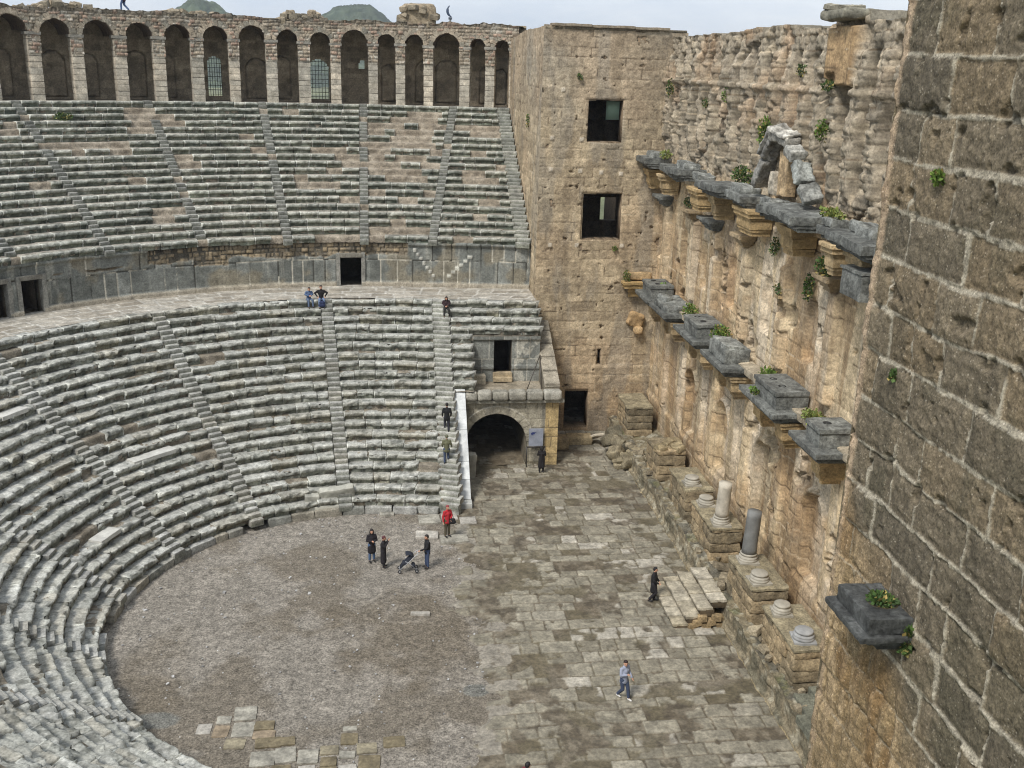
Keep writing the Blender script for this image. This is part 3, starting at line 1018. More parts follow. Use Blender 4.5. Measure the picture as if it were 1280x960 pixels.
    fl.add(m(UU.ravel(), 20.70 + 0.05 * noise2(UU, DD, 1.5, 81).ravel(), DD.ravel()), gridF(*UU.shape)[:, ::-1], mixc(lin(140, 128, 112), lin(110, 102, 90), noise2(UU, DD, 2, 82).ravel()))
    fl.build('floor_slab', M_rubble, T)
    B = 3.5
    wins = [(-16.15, -14.75, 21.0, 24.0), (-6.35, -4.45, 20.95, 24.0), (-1.35, -0.75, 23.35, 24.0)]
    U, V = wall_grid(a_lo * kk, a_hi * kk, 20.6, 27.0, 0.11)
    A = ashlar(U, V, (0.3, 0.55), (0.4, 1.0), 83, 0.06)
    C = mixc(lin(160, 147, 126), lin(124, 114, 98), A['r1'].ravel()) * (0.55 + 0.9 * noise2(U, V, 0.9, 84).ravel()[:, None])
    def wcut(u, v):
        o = np.zeros(u.shape, bool)
        for (a, b, z0, z1) in wins:
            uc, r = (a + b) / 2 * kk, (b - a) * kk / 2
            o |= (np.abs(u - uc) < r) & (v > z0) & (v < z1 - r)
            o |= ((u - uc) ** 2 + (v - z1 + r) ** 2 < r * r)
        return o
    bw = MB()
    Hh = 0.12 * (noise2(U, V, 1.1, 86) - .5) + 0.04 * (A['r2'] - .5)
    for bi, (uc, r, zs) in enumerate(info):
        if bi in (11, 14, 15):
            continue
        un, rn, zn = uc + 0.25 * ((bi * 7) % 5 - 2), min(0.8, r * .75), 23.2 + .12 * ((bi * 3) % 4)
        ins = ((np.abs(U - un) < rn) & (V < zn) & (V > 20.9)) | (((U - un) ** 2 + (V - zn) ** 2 < rn * rn) & (V >= zn))
        Hh = Hh - 0.55 * ins
    bw.add(m(U.ravel(), V.ravel(), (B - Hh).ravel()), gridF(*U.shape, hole_mask(U, V, [wcut])), C)
    bw.add(m(U.ravel(), V.ravel(), (B + 0.5 + Hh).ravel()), gridF(*U.shape, hole_mask(U, V, [wcut])), C)
    bk = bw.build('back_wall', M_wall, T, smooth=True)
    for (a, b, z0, z1) in wins[:2]:
        g = MB()
        uc, r = (a + b) / 2 * kk, (b - a) * kk / 2
        n = 6
        for q in range(n + 1):
            u = uc - r + 2 * r * q / n
            zt = z1 - r + math.sqrt(max(0, r * r - (u - uc) ** 2))
            tube(g, m(np.array([u, u]), np.array([z0, zt]), np.array([B + .25, B + .25])), 0.022, lin(56, 56, 58), 6)
        for q in range(9):
            z = z0 + (z1 - z0) * (q + .5) / 9
            hw = r if z < z1 - r else math.sqrt(max(0, r * r - (z - z1 + r) ** 2))
            tube(g, m(np.array([uc - hw, uc + hw]), np.array([z, z]), np.array([B + .27, B + .27])), 0.022, lin(56, 56, 58), 6)
        g.build('window_grille', M_metal, T)
    # --- rubble stubs standing on top
    for si, (a, b, z1, n) in enumerate([(2.9, 6.8, 28.35, 46), (-9.2, -6.9, 27.45, 22), (-7.2, -4.9, 27.6, 24), (-21.5, -14.5, 27.25, 40), (-33.5, -25.5, 27.35, 40)]):
        v = MB()
        for q in range(n):
            a_ = rg.uniform(a, b)
            t = 1 - abs((a_ - (a + b) / 2) / ((b - a) / 2)) ** (6 if si == 0 else 2)
            z = 26.75 + rg.uniform(0, 1) * (z1 - 26.75) * max(0.2, t)
            s = rg.uniform(0.35, 0.8)
            x, y = pol(RG + rg.uniform(0.2, 1.3), a_)
            stone(v, (x, y, z - 0.05), (s, s * .9, s * .62), (rg.normal(0, .2), rg.normal(0, .2), rg.uniform(0, 3)), 0.16, 0.05, 0.1, mixc(lin(160, 146, 124), lin(120, 112, 96), np.array(rg.rand())).ravel(), 0.3, rg.randint(999))
        if si == 0:
            x, y = pol(RG + 0.7, (a + b) / 2)
            stone(v, (x, y, 27.45), ((b - a) * kk - .25, 1.0, 1.75), (0, 0, -math.radians((a + b) / 2)), 0.13, 0.08, 0.35, lin(146, 132, 110), 0.35, 4)
        o = v.build('rubble_stub', M_rubble, T)
gallery()

def rubble_fill():
    """Solid hillside the seating leans on, behind the gallery and under the tiers."""
    mb = MB()
    a = np.linspace(-130, 20, 120)
    prof = [(46.3, 27.0), (46.4, 20.5), (50, 14), (60, 4), (75, -0.7)]
    r = np.array([q[0] for q in prof])
    z = np.array([q[1] for q in prof])
    A, Rr = np.meshgrid(a, r[1:], indexing='ij')
    x, y = pol(Rr, A)
    Z = np.repeat(z[None, 1:], len(a), 0)
    mb.add(p3(x.ravel(), y.ravel(), Z.ravel()), gridF(*A.shape)[:, ::-1], mixc(lin(96, 100, 66), lin(130, 120, 92), noise2(x, y, 0.4, 3).ravel()))
    mb.build('hillside', M_hill, smooth=True, kind='structure')
rubble_fill()

# ---- far stage tower
def far_tower():
    T = thing('stage_tower', 'tall plain tan stone tower with two dark square windows behind the stage', 'tower', (13, YT, 0))
    holes = [(12.55, 14.75, 19.5, 22.05), (12.45, 15.0, 13.3, 16.25), (11.85, 13.45, 0.35, 2.98), (13.98, 14.16, 4.85, 5.85)]
    def top(u):
        return 26.42 + 0.05 * (noise2(u, u * 0, 1, 3) - .5) * 2 - 0.10 * sstep(13, 17, u) - np.where(u > 17.55, 0.16, 0)
    def tex(U, V, seed, front):
        A = ashlar(U, V, (0.52, 0.70), (0.8, 1.9), seed, 0.03)
        n1, n2, n3 = noise2(U, V, 0.22, seed + 1), noise2(U, V, 1.3, seed + 2), noise2(U, V, 6, seed + 3)
        r = A['r1'].ravel()
        c = mixc(lin(200, 181, 150), lin(174, 157, 129), r)
        c = mixc(c, lin(140, 124, 102), sstep(0.5, 0.75, A['r2'].ravel()) * 0.45)
        c = mixc(c, lin(150, 142, 128), sstep(18, 25, V + 6 * (n1 - .5)).ravel() * 0.6)
        c = mixc(c, lin(192, 166, 134), sstep(0.5, 0.68, n1).ravel() * 0.4)
        c = mixc(c, lin(112, 98, 78), sstep(0.52, 0.66, streaks(U, V, seed + 5, 1.4, 0.10)).ravel() * 0.35)
        c = mixc(c, lin(134, 106, 72), sstep(5.5, 1.0, V + 3 * (n1 - .5)).ravel() * 0.55)
        c = c * (0.74 + 0.52 * n3.ravel()[:, None]) * (0.84 + 0.32 * n2.ravel()[:, None])
        jt = sstep(0.035, 0.012, A['d'] + (n3 - .5) * 0.03)
        jcol = np.where((A['r3'] > 0.6).ravel()[:, None], lin(186, 170, 144)[None], lin(104, 90, 72)[None])
        c = mixc(c, jcol, (jt * (0.1 + 0.8 * sstep(.42, .62, n2))).ravel())
        H = (A['r3'] - .5) * 0.03 + 0.05 * (n2 - .5) + 0.05 * (n3 - .5) - 0.02 * jt
        wr = sstep(.5, .6, noise2(U, V, .9, seed + 8))
        c = mixc(c, lin(126, 112, 92) * (.7 + .6 * n3.ravel()[:, None]), (wr * .4).ravel())
        c = mixc(c, lin(136, 130, 118), sstep(.52, .64, streaks(U, V, seed + 15, .9, .2)).ravel() * .45)
        hl = sstep(0.75, 0.79, noise2(U, V, 2.4, seed + 7))
        c = c * (1 - 0.55 * hl.ravel()[:, None])
        H = H - 0.09 * hl
        # small square putlog stones
        for (px, pz) in ((10.3, 19.7), (12.2, 19.62), (10.3, 17.75), (12.2, 17.7), (13.55, 17.6), (14.85, 17.55), (15.2, 12.9), (12.2, 12.9), (10.4, 12.95), (10.9, 22.6), (16.1, 9.9)):
            s = ((np.abs(U - px) < 0.13) & (np.abs(V - pz) < 0.13))
            if front:
                c = np.where(s.ravel()[:, None], lin(196, 184, 164)[None] * (0.7 + .6 * n3.ravel()[:, None]), c)
                H = np.where(s, 0.05, H)
        return c, H
    mb = MB()
    U, V = wall_grid(XT, 18.6, -0.3, top, 0.065)
    C, H = tex(U, V, 91, True)
    H = H + 0.12 * sstep(5.0, 4.6, V + .2 * (noise2(U, V, 1, 5) - .5)) * sstep(13.4, 13.6, U)
    f = lambda u, v, d: np.stack([np.asarray(u, float) + 0 * np.asarray(v, float), YT + np.asarray(d, float) + 0 * np.asarray(v, float), np.asarray(v, float)], -1)
    H[0, :] = -0.0
    # pull the rim of each opening back to the reveal
    for h in holes:
        near = (U > h[0] - .07) & (U < h[1] + .07) & (V > h[2] - .07) & (V < h[3] + .07)
        H = np.where(near, -0.06, H)
    mb.add(f(U.ravel(), V.ravel(), -H.ravel()), gridF(*U.shape, hole_mask(U, V, holes)), C)
    # side towards the seats
    U2, V2 = wall_grid(YT, 84.0, -0.3, lambda u: 26.3 - 0.3 * sstep(74, 80, u) + 0.25 * (noise2(u, u * 0, .6, 8) - .5), 0.09)
    C2, H2 = tex(U2, V2, 191, False)
    H2[0, :] = 0
    g = lambda u, v, d: np.stack([XT + np.asarray(d, float) + 0 * np.asarray(u, float), np.asarray(u, float), np.asarray(v, float)], -1)
    mb.add(g(U2.ravel(), V2.ravel(), -H2.ravel()), gridF(*U2.shape)[:, ::-1], C2)
    wall = mb.build('wall', M_wall, T, smooth=True)
    b = MB()
    body_boxes(b, XT + .1, 18.55, -0.3, 26.2, holes, 0.055, 1.1, f, lin(120, 104, 84))
    fb = lambda u, v, d: f(u, v, np.asarray(d) + 5.2)
    back = [(14.75, 15.8, 20.6, 21.85), (14.7, 15.95, 13.75, 15.4)]
    body_boxes(b, XT + .1, 18.55, -0.3, 26.2, back, 0.0, 0.8, fb, lin(110, 98, 82))
    for (x0, x1, z0, z1) in ((XT + .1, XT + .7, -.3, 26.2), (17.9, 18.5, -.3, 26.2)):
        b.add(boxv(x0, x1, YT + 1.1, 83.9, z0, z1), BOXF, lin(112, 98, 80))
    for z in (4.2, 12.6, 18.9, 25.6):
        b.add(boxv(XT + .7, 17.9, YT + 1.1, YT + 5.2, z - .3, z), BOXF, lin(104, 92, 76))
    b.add(boxv(XT + .1, 18.5, YT - 0.02, YT + 6.0, 26.18, 26.32), BOXF, lin(128, 118, 100))
    b.build('core', M_rubble, T)
    gl = MB()
    gl.add(boxv(14.7, 15.85, YT + 5.52, YT + 5.55, 20.55, 21.9), BOXF, lin(150, 176, 150))
    gm = bpy.data.materials.new('green_screen')
    gm.use_nodes = True
    N, L = gm.node_tree.nodes, gm.node_tree.links
    N['Principled BSDF'].inputs['Base Color'].default_value = (.66, .82, .68, 1)
    tr = N.new('ShaderNodeBsdfTranslucent')
    tr.inputs['Color'].default_value = (.78, .92, .80, 1)
    ms = N.new('ShaderNodeMixShader')
    ms.inputs[0].default_value = .8
    L.new(N['Principled BSDF'].outputs[0], ms.inputs[1])
    L.new(tr.outputs[0], ms.inputs[2])
    L.new(ms.outputs[0], N['Material Output'].inputs['Surface'])
    gl.build('window_screen', gm, T)
    c = MB()
    for k, (x0, x1, z) in enumerate([(10.0, 12.5, 26.44), (12.5, 15.2, 26.4), (15.2, 17.4, 26.36)]):
        stone(c, ((x0 + x1) / 2, YT + .25, z), (x1 - x0, .9, .16), (0, 0, 0), .15, .02, .03, lin(138, 126, 108), .2, k)
    c.build('coping', M_wall, T)
far_tower()

# ---- stage wall (scaenae frons) on the right
def moulded(mb, x0, x1, y0, y1, prof, col, seed, var=0.22, amp=0.02):
    """Stack of stone layers: prof = [(z0, z1, grow), ...]; every layer grows outwards (towards -X and both Y ends)."""
    for q, (z0, z1, g) in enumerate(prof):
        stone(mb, ((x0 - g + x1) / 2, (y0 + y1) / 2, (z0 + z1) / 2), (x1 - x0 + g, y1 - y0 + 2 * g, z1 - z0), (0, 0, 0), 0.10, amp, 0.03, col, var, seed + q, nsc=2.0)

TAN, ORANGE, BLACKM = lin(178, 156, 120), lin(182, 156, 114), lin(108, 109, 104)

def stage_wall():
    T = thing('stage_wall', 'long tan ruined stage wall with two rows of dark projecting cornice blocks', 'wall', (XW, 42, 0))
    def top(u):
        t = 25.9 + 0.10 * (noise2(u, u * 0, 1.3, 3) - .5) * 2
        t = t + np.where((u > 37.8) & (u < 41.0), 0.38, 0)          # the raised stub of brick and stone
        t = t + np.where((u > 44.5) & (u < 51.5), 0.10, 0) - np.where((u > 41.4) & (u < 44.2), 0.12, 0)
        return t
    U, V = wall_grid(17.7, 65.2, 0.9, top, 0.062, 0.066)
    A = ashlar(U, V, (0.58, 0.74), (0.9, 2.2), 111, 0.02)
    Q = ashlar(U, V, (0.20, 0.38), (0.22, 0.62), 120, 0.09)
    n0, n1, n2, n3 = noise2(U, V, 0.13, 112), noise2(U, V, 0.5, 113), noise2(U, V, 1.6, 114), noise2(U, V, 6.5, 115)
    r = A['r1'].ravel()
    upz = sstep(18.2, 19.2, V + 0.6 * (n2 - .5))
    low = sstep(6.0, 2.0, V + 3 * (n1 - .5))
    c = mixc(lin(214, 194, 160), lin(194, 174, 141), r)
    c = mixc(c, lin(138, 130, 114), sstep(.52, .64, streaks(U, V, 126, .8, .22)).ravel() * .45)
    c = mixc(c, lin(204, 190, 168), sstep(0.50, 0.64, streaks(U, V, 116, 1.6, 0.14)).ravel() * 0.75)
    c = mixc(c, lin(134, 108, 78), sstep(0.52, 0.64, streaks(U, V, 117, 1.1, 0.10)).ravel() * 0.6)
    c = mixc(c, lin(180, 146, 106), sstep(0.5, 0.66, n1).ravel() * 0.4)
    c = mixc(c, lin(142, 118, 86), (low * 0.5).ravel())
    cu = mixc(lin(168, 155, 133), lin(134, 124, 108), r)
    cu = mixc(cu, lin(178, 164, 142), sstep(0.5, 0.62, streaks(U, V, 118, 1.5, 0.35)).ravel() * 0.6)
    cu = mixc(cu, lin(88, 84, 72), sstep(0.54, 0.66, n2).ravel() * 0.6)
    cu = mixc(cu, lin(176, 140, 104), sstep(0.60, 0.7, n1).ravel() * 0.4)
    rib = np.abs(((U + 0.5 * (n1 - .5) * 2) / 1.8) % 1 - 0.5) * 2
    ribh = sstep(0.45, 0.62, rib)
    cu = cu * (0.72 + 0.56 * Q['r1'].ravel()[:, None]) * (0.62 + 0.38 * sstep(0, .04, Q['d']).ravel()[:, None])
    cu = mixc(cu, lin(172, 160, 140), (ribh * .35).ravel())
    c = mixc(c, cu, upz.ravel())
    c = c * (0.70 + 0.6 * n3.ravel()[:, None]) * (0.86 + 0.28 * n2.ravel()[:, None])
    # pale smooth replastered patch high up and the two-tone brick stub
    stub = (U > 38.1) & (U < 40.4) & (V > 23.6) & (V < 25.75)
    sb = ashlar(U, V, (0.30, 0.34), (0.5, 1.0), 119, 0.02)
    c = np.where(stub.ravel()[:, None], mixc(lin(182, 154, 116), lin(152, 126, 94), sb['r1'].ravel()) * (0.7 + .6 * n3.ravel()[:, None]), c)
    jt = sstep(0.035, 0.010, A['d'] + (n3 - .5) * .03)
    c = mixc(c, np.where((A['r2'] > 0.55).ravel()[:, None], lin(202, 184, 156)[None], lin(100, 84, 64)[None]), (jt * (.25 + .6 * sstep(.4, .6, n2))).ravel())
    H = (A['r3'] - .5) * 0.035 + 0.045 * (n2 - .5) + 0.035 * (n3 - .5) - 0.02 * jt
    # the ribbed, ruined upper storey
    H = H + upz * ((ribh - .5) * 0.62 * sstep(25.2, 24.2, V) * sstep(18.6, 20.5, V) + 0.16 * (n2 - .5) + 0.20 * (Q['r2'] - .5) + 0.05 * sstep(0, .05, Q['d']) - 0.12)
    H = H + upz * sstep(0.05, 0.0, np.abs(V - 23.35) - 0.10) * 0.16
    H = np.where(stub, 0.42 + 0.02 * (sb['r2'] - .5), H)
    # pilaster strips, ledges and niches of the two lower storeys
    for yc in (33.4, 35.2, 39.0, 41.0, 45.6, 47.5, 51.0, 53.0, 57.2, 61.0, 27.5, 22.5):
        q = sstep(0.46, 0.40, np.abs(U - yc)) * sstep(9.2, 8.9, V) * sstep(3.0, 3.2, V)
        H = H + q * 0.20
    for yc in (37.4, 42.6, 47.7, 52.6, 56.6, 62.5, 31.5, 26, 21):
        q = sstep(0.40, 0.34, np.abs(U - yc)) * sstep(16.0, 15.7, V) * sstep(11.2, 11.3, V)
        H = H + q * 0.34
        c = mixc(c, lin(190, 170, 140), (q * .3).ravel())
        q2 = sstep(0.62, 0.55, np.abs(U - yc - 2.4)) * sstep(15.2, 14.6, V + 1.4 * np.abs(U - yc - 2.4) ** 2) * sstep(12.2, 12.4, V)
        H = H - q2 * 0.30
    for yc in (37.2, 43.3, 49.3, 55.2, 24.5, 30):
        arch = np.hypot((U - yc), np.maximum(V - 6.3, 0))
        q = sstep(1.0, 0.9, arch) * sstep(3.3, 3.5, V)
        rim = sstep(0.16, 0.06, np.abs(arch - 1.12)) * sstep(6.2, 6.5, V)
        H = H - q * 0.34 + rim * 0.18
    H = H + sstep(0.06, 0, np.abs(V - 9.98) - 0.26) * 0.34 + sstep(0.05, 0, np.abs(V - 17.95) - 0.30) * 0.38
    H = H + sstep(3.15, 2.95, V + .25 * (n2 - .5)) * 0.12
    # damage: holes knocked through the facing
    hole = sstep(0.68, 0.71, noise2(U, V, 0.8, 122) + 0.12 * (n3 - .5))
    H = H - hole * 0.26
    c = c * (1 - 0.35 * hole.ravel()[:, None])
    H[:, -1] += 0.0
    P = np.stack([XW - H.ravel(), U.ravel(), V.ravel()], -1)
    mb = MB()
    mb.add(P, gridF(*U.shape), c)
    # top running back and a plain back
    tu = U[:, -1]
    xt = np.linspace(0, 1.6, 9)
    UU, XX = np.meshgrid(tu, xt, indexing='ij')
    ZZ = np.repeat(top(tu)[:, None], 9, 1) + 0.10 * (noise2(UU, XX, 2.5, 124) - .5)
    ZZ[:, 0] = V[:, -1]
    XB = XW - np.where(XX == 0, H[:, -1:], -XX)
    mb.add(np.stack([XB.ravel(), UU.ravel(), ZZ.ravel()], -1), gridF(*UU.shape), mixc(lin(132, 126, 112), lin(104, 98, 84), noise2(UU, XX, 1.5, 125).ravel()))
    mb.add(boxv(XW + .55, XW + 1.6, 17.7, 65.0, 0.2, 25.6), BOXF, lin(130, 118, 100))
    mb.build('wall', M_wall, T, smooth=False)
    rg = np.random.RandomState(31)
    # --- lower entablature: dark blocks on cornice slabs, carved tan brackets underneath
    units = [(34.2, 35.6, 33.7, 36.4, 0), (38.7, 41.4, 38.2, 42.4, 1), (45.6, 47.9, 44.8, 48.4, 2), (50.2, 52.7, 49.8, 53.6, 1), (56.2, 58.6, 55.6, 59.0, 3), (59.9, 62.2, 59.6, 62.8, 1), (27.0, 29.5, 26.4, 30.2, 0)]
    for n, (b0, b1, s0, s1, kind) in enumerate(units):
        m = MB()
        moulded(m, 15.85, 17.45, s0 + .15, s1 - .15, [(10.02, 10.14, -0.08), (10.14, 10.28, 0.04), (10.28, 10.5, 0.17)], BLACKM * rg.uniform(.85, 1.1), n * 7 + 3, 0.3, 0.022)
        o = m.build('cornice_slab', M_dark, T, smooth=True)
        m = MB()
        yc, L = (b0 + b1) / 2, b1 - b0
        if kind == 3:                                   # the broken one, hollowed and tilted
            stone(m, (16.65, yc, 10.72), (1.5, L, 0.4), (0.05, -0.08, 0.06), 0.09, 0.09, 0.08, BLACKM * 1.1, 0.35, n)
            stone(m, (16.3, yc + .5, 11.0), (0.5, 0.9, 0.35), (0.2, 0.1, 0.5), 0.09, 0.07, 0.1, BLACKM * 1.35, 0.3, n + 5)
        elif kind == 2:
            stone(m, (16.65, yc, 10.86), (1.35, L, 0.7), (0, 0.04, 0), 0.09, 0.05, 0.05, BLACKM * 1.25, 0.35, n)
            stone(m, (16.5, yc - .1, 11.28), (1.0, L * .8, 0.22), (0.03, 0.06, 0.04), 0.09, 0.05, 0.06, BLACKM * 1.5, 0.3, n + 9)
        else:
            moulded(m, 16.02, 17.45, b0 + .06, b1 - .06, [(10.5, 11.1, 0.0), (11.1, 11.3, 0.06)], BLACKM * rg.uniform(.9, 1.15), n * 5, 0.3, 0.018)
            # dowel sockets on the top
            for yy in ((yc,) if L < 1.8 else (yc - .5, yc + .55)):
                lathe(m, (16.55, yy, 11.296), [(0.17, 0.0), (0.165, 0.024), (0.11, 0.024), (0.10, 0.005)], lin(40, 40, 38), 14)
        m.build('socle_block', M_dark, T, smooth=True)
        m = MB()
        cc = ORANGE if n in (0, 1) else TAN
        for yy in ((s0 + .75, s1 - .75) if s1 - s0 > 3.2 else ((s0 + s1) / 2,)):
            moulded(m, 16.35, 17.5, yy - .42, yy + .42, [(8.75, 8.95, -0.28), (8.95, 9.1, -0.16), (9.1, 9.22, -0.1), (9.22, 9.62, 0.0), (9.62, 9.74, 0.05), (9.74, 9.9, 0.12), (9.9, 10.01, 0.18)], cc * rg.uniform(.85, 1.1), n * 11 + int(yy), 0.3, 0.02)
        m.build('carved_bracket', M_wall, T, smooth=True)
    # pale cemented ledge behind the blocks
    m = MB()
    y = 24.0
    while y < 64.5:
        L = rg.uniform(1.2, 2.4)
        stone(m, (17.15, y + L / 2, 10.42), (0.8, L - .03, 0.34), (0, rg.uniform(-.03, .05), 0), 0.12, 0.04, 0.06, lin(176, 164, 142) * rg.uniform(.8, 1.05), 0.3, rg.randint(999))
        y += L
    m.build('ledge', M_wall, T, smooth=True)
    # --- upper entablature: one broken run of dark slabs
    for n, (y0, y1, x0, z1, tl) in enumerate([(62.6, 64.9, 15.75, 18.72, 0.0), (58.6, 61.5, 16.35, 18.45, .08), (55.4, 58.1, 15.8, 18.7, -.03), (52.6, 54.4, 16.55, 18.4, .05), (48.3, 51.9, 15.75, 18.62, -.02), (45.6, 47.9, 16.05, 18.55, .03), (42.2, 44.2, 16.3, 18.40, -.05), (38.2, 41.3, 15.55, 18.72, .06), (35.9, 37.4, 16.3, 18.5, -.03), (32.0, 35.0, 15.6, 18.62, .04), (26.5, 31.6, 15.8, 18.6, 0)]):
        m = MB()
        t = rg.uniform(.8, 1.2)
        yc, L = (y0 + y1) / 2, y1 - y0
        for (g, za, zb) in ((-.42, -.62, -.44), (-.2, -.46, -.30), (0, -.32, 0)):
            stone(m, ((x0 - g + 17.5) / 2, yc, z1 + (za + zb) / 2), (17.5 - x0 + g, L + g * .5, zb - za + .02), (tl, 0.02, 0), 0.075, 0.045, 0.035, BLACKM * t * (.86 if g else 1.0), 0.45, n * 3, nsc=1.8)
        if n % 3 != 1:
            stone(m, (16.8, yc + .3 * (n % 2), z1 + .14), (1.0, L * .55, 0.36), (tl + .08, .12, .08), 0.075, 0.09, 0.06, BLACKM * 1.4, 0.5, n * 3 + 2)
        m.build('cornice_slab', M_dark, T, smooth=False)
    for n, (yc, L) in enumerate([(64.2, 1.2), (61.0, .9), (54.0, 1.7), (50.6, 1.0), (46.0, 2.2), (40.6, 1.6), (36.3, 1.0), (34.0, 1.3)]):
        m = MB()
        moulded(m, 16.45, 17.5, yc - L / 2 + .1, yc + L / 2 - .1, [(16.75, 16.95, -0.12), (16.95, 17.08, -0.05), (17.08, 17.5, 0.0), (17.5, 17.6, 0.06), (17.6, 17.8, 0.14), (17.8, 17.96, 0.22)], (ORANGE if n in (0, 2, 4, 5) else TAN) * rg.uniform(.85, 1.05), n * 13, 0.3, 0.018)
        m.build('carved_bracket', M_wall, T, smooth=True)
    m = MB()
    moulded(m, 15.9, 17.5, 32.3, 33.9, [(16.6, 17.5, 0.0), (17.5, 17.62, .06)], BLACKM, 88, 0.35, 0.04)
    m.build('socle_block', M_dark, T, smooth=True)
    # --- small consoles under the upper entablature
    for n, (y0, y1, dark) in enumerate([(62.0, 64.0, 1), (56.0, 57.6, 0), (52.0, 54.2, 1), (47.1, 48.6, 0), (36.9, 38.3, 0), (42.2, 43.2, 0)]):
        m = MB()
        small = n == 5
        if small:
            moulded(m, 17.1, 17.6, 42.4, 42.9, [(14.3, 14.42, -.1), (14.42, 14.55, 0)], TAN, 5, .3, .02)
        else:
            moulded(m, 16.8, 17.6, y0 + .05, y1 - .05, [(15.85, 16.0, -0.3), (16.0, 16.14, -0.18), (16.14, 16.28, -0.06), (16.28, 16.46, 0.08)], (BLACKM if dark else lin(158, 140, 112)), n * 17, 0.3, 0.02)
        m.build('console', M_dark if dark else M_wall, T, smooth=True)
    # --- fragments of the broken pediment above the slabs
    m = MB()
    for (y0, z0, y1, z1, th, cc, n) in [(45.75, 19.0, 45.05, 20.35, .62, lin(118, 116, 110), 1), (45.0, 20.3, 44.2, 21.45, .55, lin(128, 126, 120), 2), (44.25, 21.5, 42.6, 21.25, .62, lin(164, 160, 150), 3), (42.5, 21.15, 41.45, 20.5, .58, lin(146, 144, 136), 4), (41.35, 20.4, 40.5, 19.75, .6, lin(136, 138, 132), 5), (40.3, 19.6, 39.5, 19.15, .5, lin(122, 122, 116), 6)]:
        L = math.hypot(y1 - y0, z1 - z0)
        a = math.atan2(z1 - z0, y1 - y0)
        for (o_, w_, t_) in (((0.0, .75, .6), (.42, .95, .28)) if n in (2, 3) else ((0.05, .8, .75),)):
            off = th * (o_ - .1)
            stone(m, (17.0 - o_ * .12, (y0 + y1) / 2 - math.sin(a) * off * (1 if y1 < y0 else -1) * -1, (z0 + z1) / 2 + abs(math.cos(a)) * off), (w_, L * (.96 if n != 4 else .7), th * t_), (a + [0, .1, -.06, .05, -.25, .2, .3][n], .16 * (n % 3 - 1), .12 * (n % 2)), .07, .10, .08, cc * (1.1 if o_ else .9), .5, n * 3 + int(o_ * 5))
    stone(m, (17.25, 43.2, 19.8), (.5, 1.0, 1.9), (0, 0, 0), .08, .05, .06, lin(178, 154, 120), .35, 44)
    stone(m, (17.2, 44.3, 19.3), (.5, .7, 1.0), (.08, 0, 0), .08, .05, .06, lin(182, 172, 154), .35, 45)
    m.build('pediment_fragment', M_dark, T, smooth=True)
    m = MB()
    stone(m, (17.35, 39.3, 26.15), (1.3, 2.3, 0.4), (0, 0, 0), .12, .08, .18, lin(128, 124, 110), .3, 3)
    stone(m, (17.3, 39.5, 26.42), (1.1, 1.7, 0.22), (.05, 0, 0), .12, .07, .12, lin(140, 134, 118), .3, 4)
    m.build('coping_stone', M_wall, T, smooth=True)
    # --- ledge and worn relief on the return beside the far tower
    m = MB()
    moulded(m, 15.35, 17.6, 64.2, 64.9, [(9.6, 9.9, -.35), (9.9, 10.2, -.3), (10.2, 10.45, 0), (10.45, 10.62, .1)], lin(166, 140, 96), 61, .3, .03)
    stone(m, (16.4, 64.75, 10.95), (1.6, .4, .5), (0, 0, 0), .1, .08, .1, lin(172, 148, 112), .3, 62)
    m.build('ledge', M_wall, T, smooth=True)
    m = MB()
    stone(m, (16.35, 64.85, 8.0), (1.1, .5, 1.0), (0, .3, 0), .1, .08, .2, lin(170, 142, 104), .3, 63)
    stone(m, (16.55, 64.72, 7.3), (.55, .6, .5), (0, 0, 0), .1, .06, .14, lin(186, 158, 118), .3, 64)
    m.build('worn_relief', M_wall, T, smooth=True)
stage_wall()

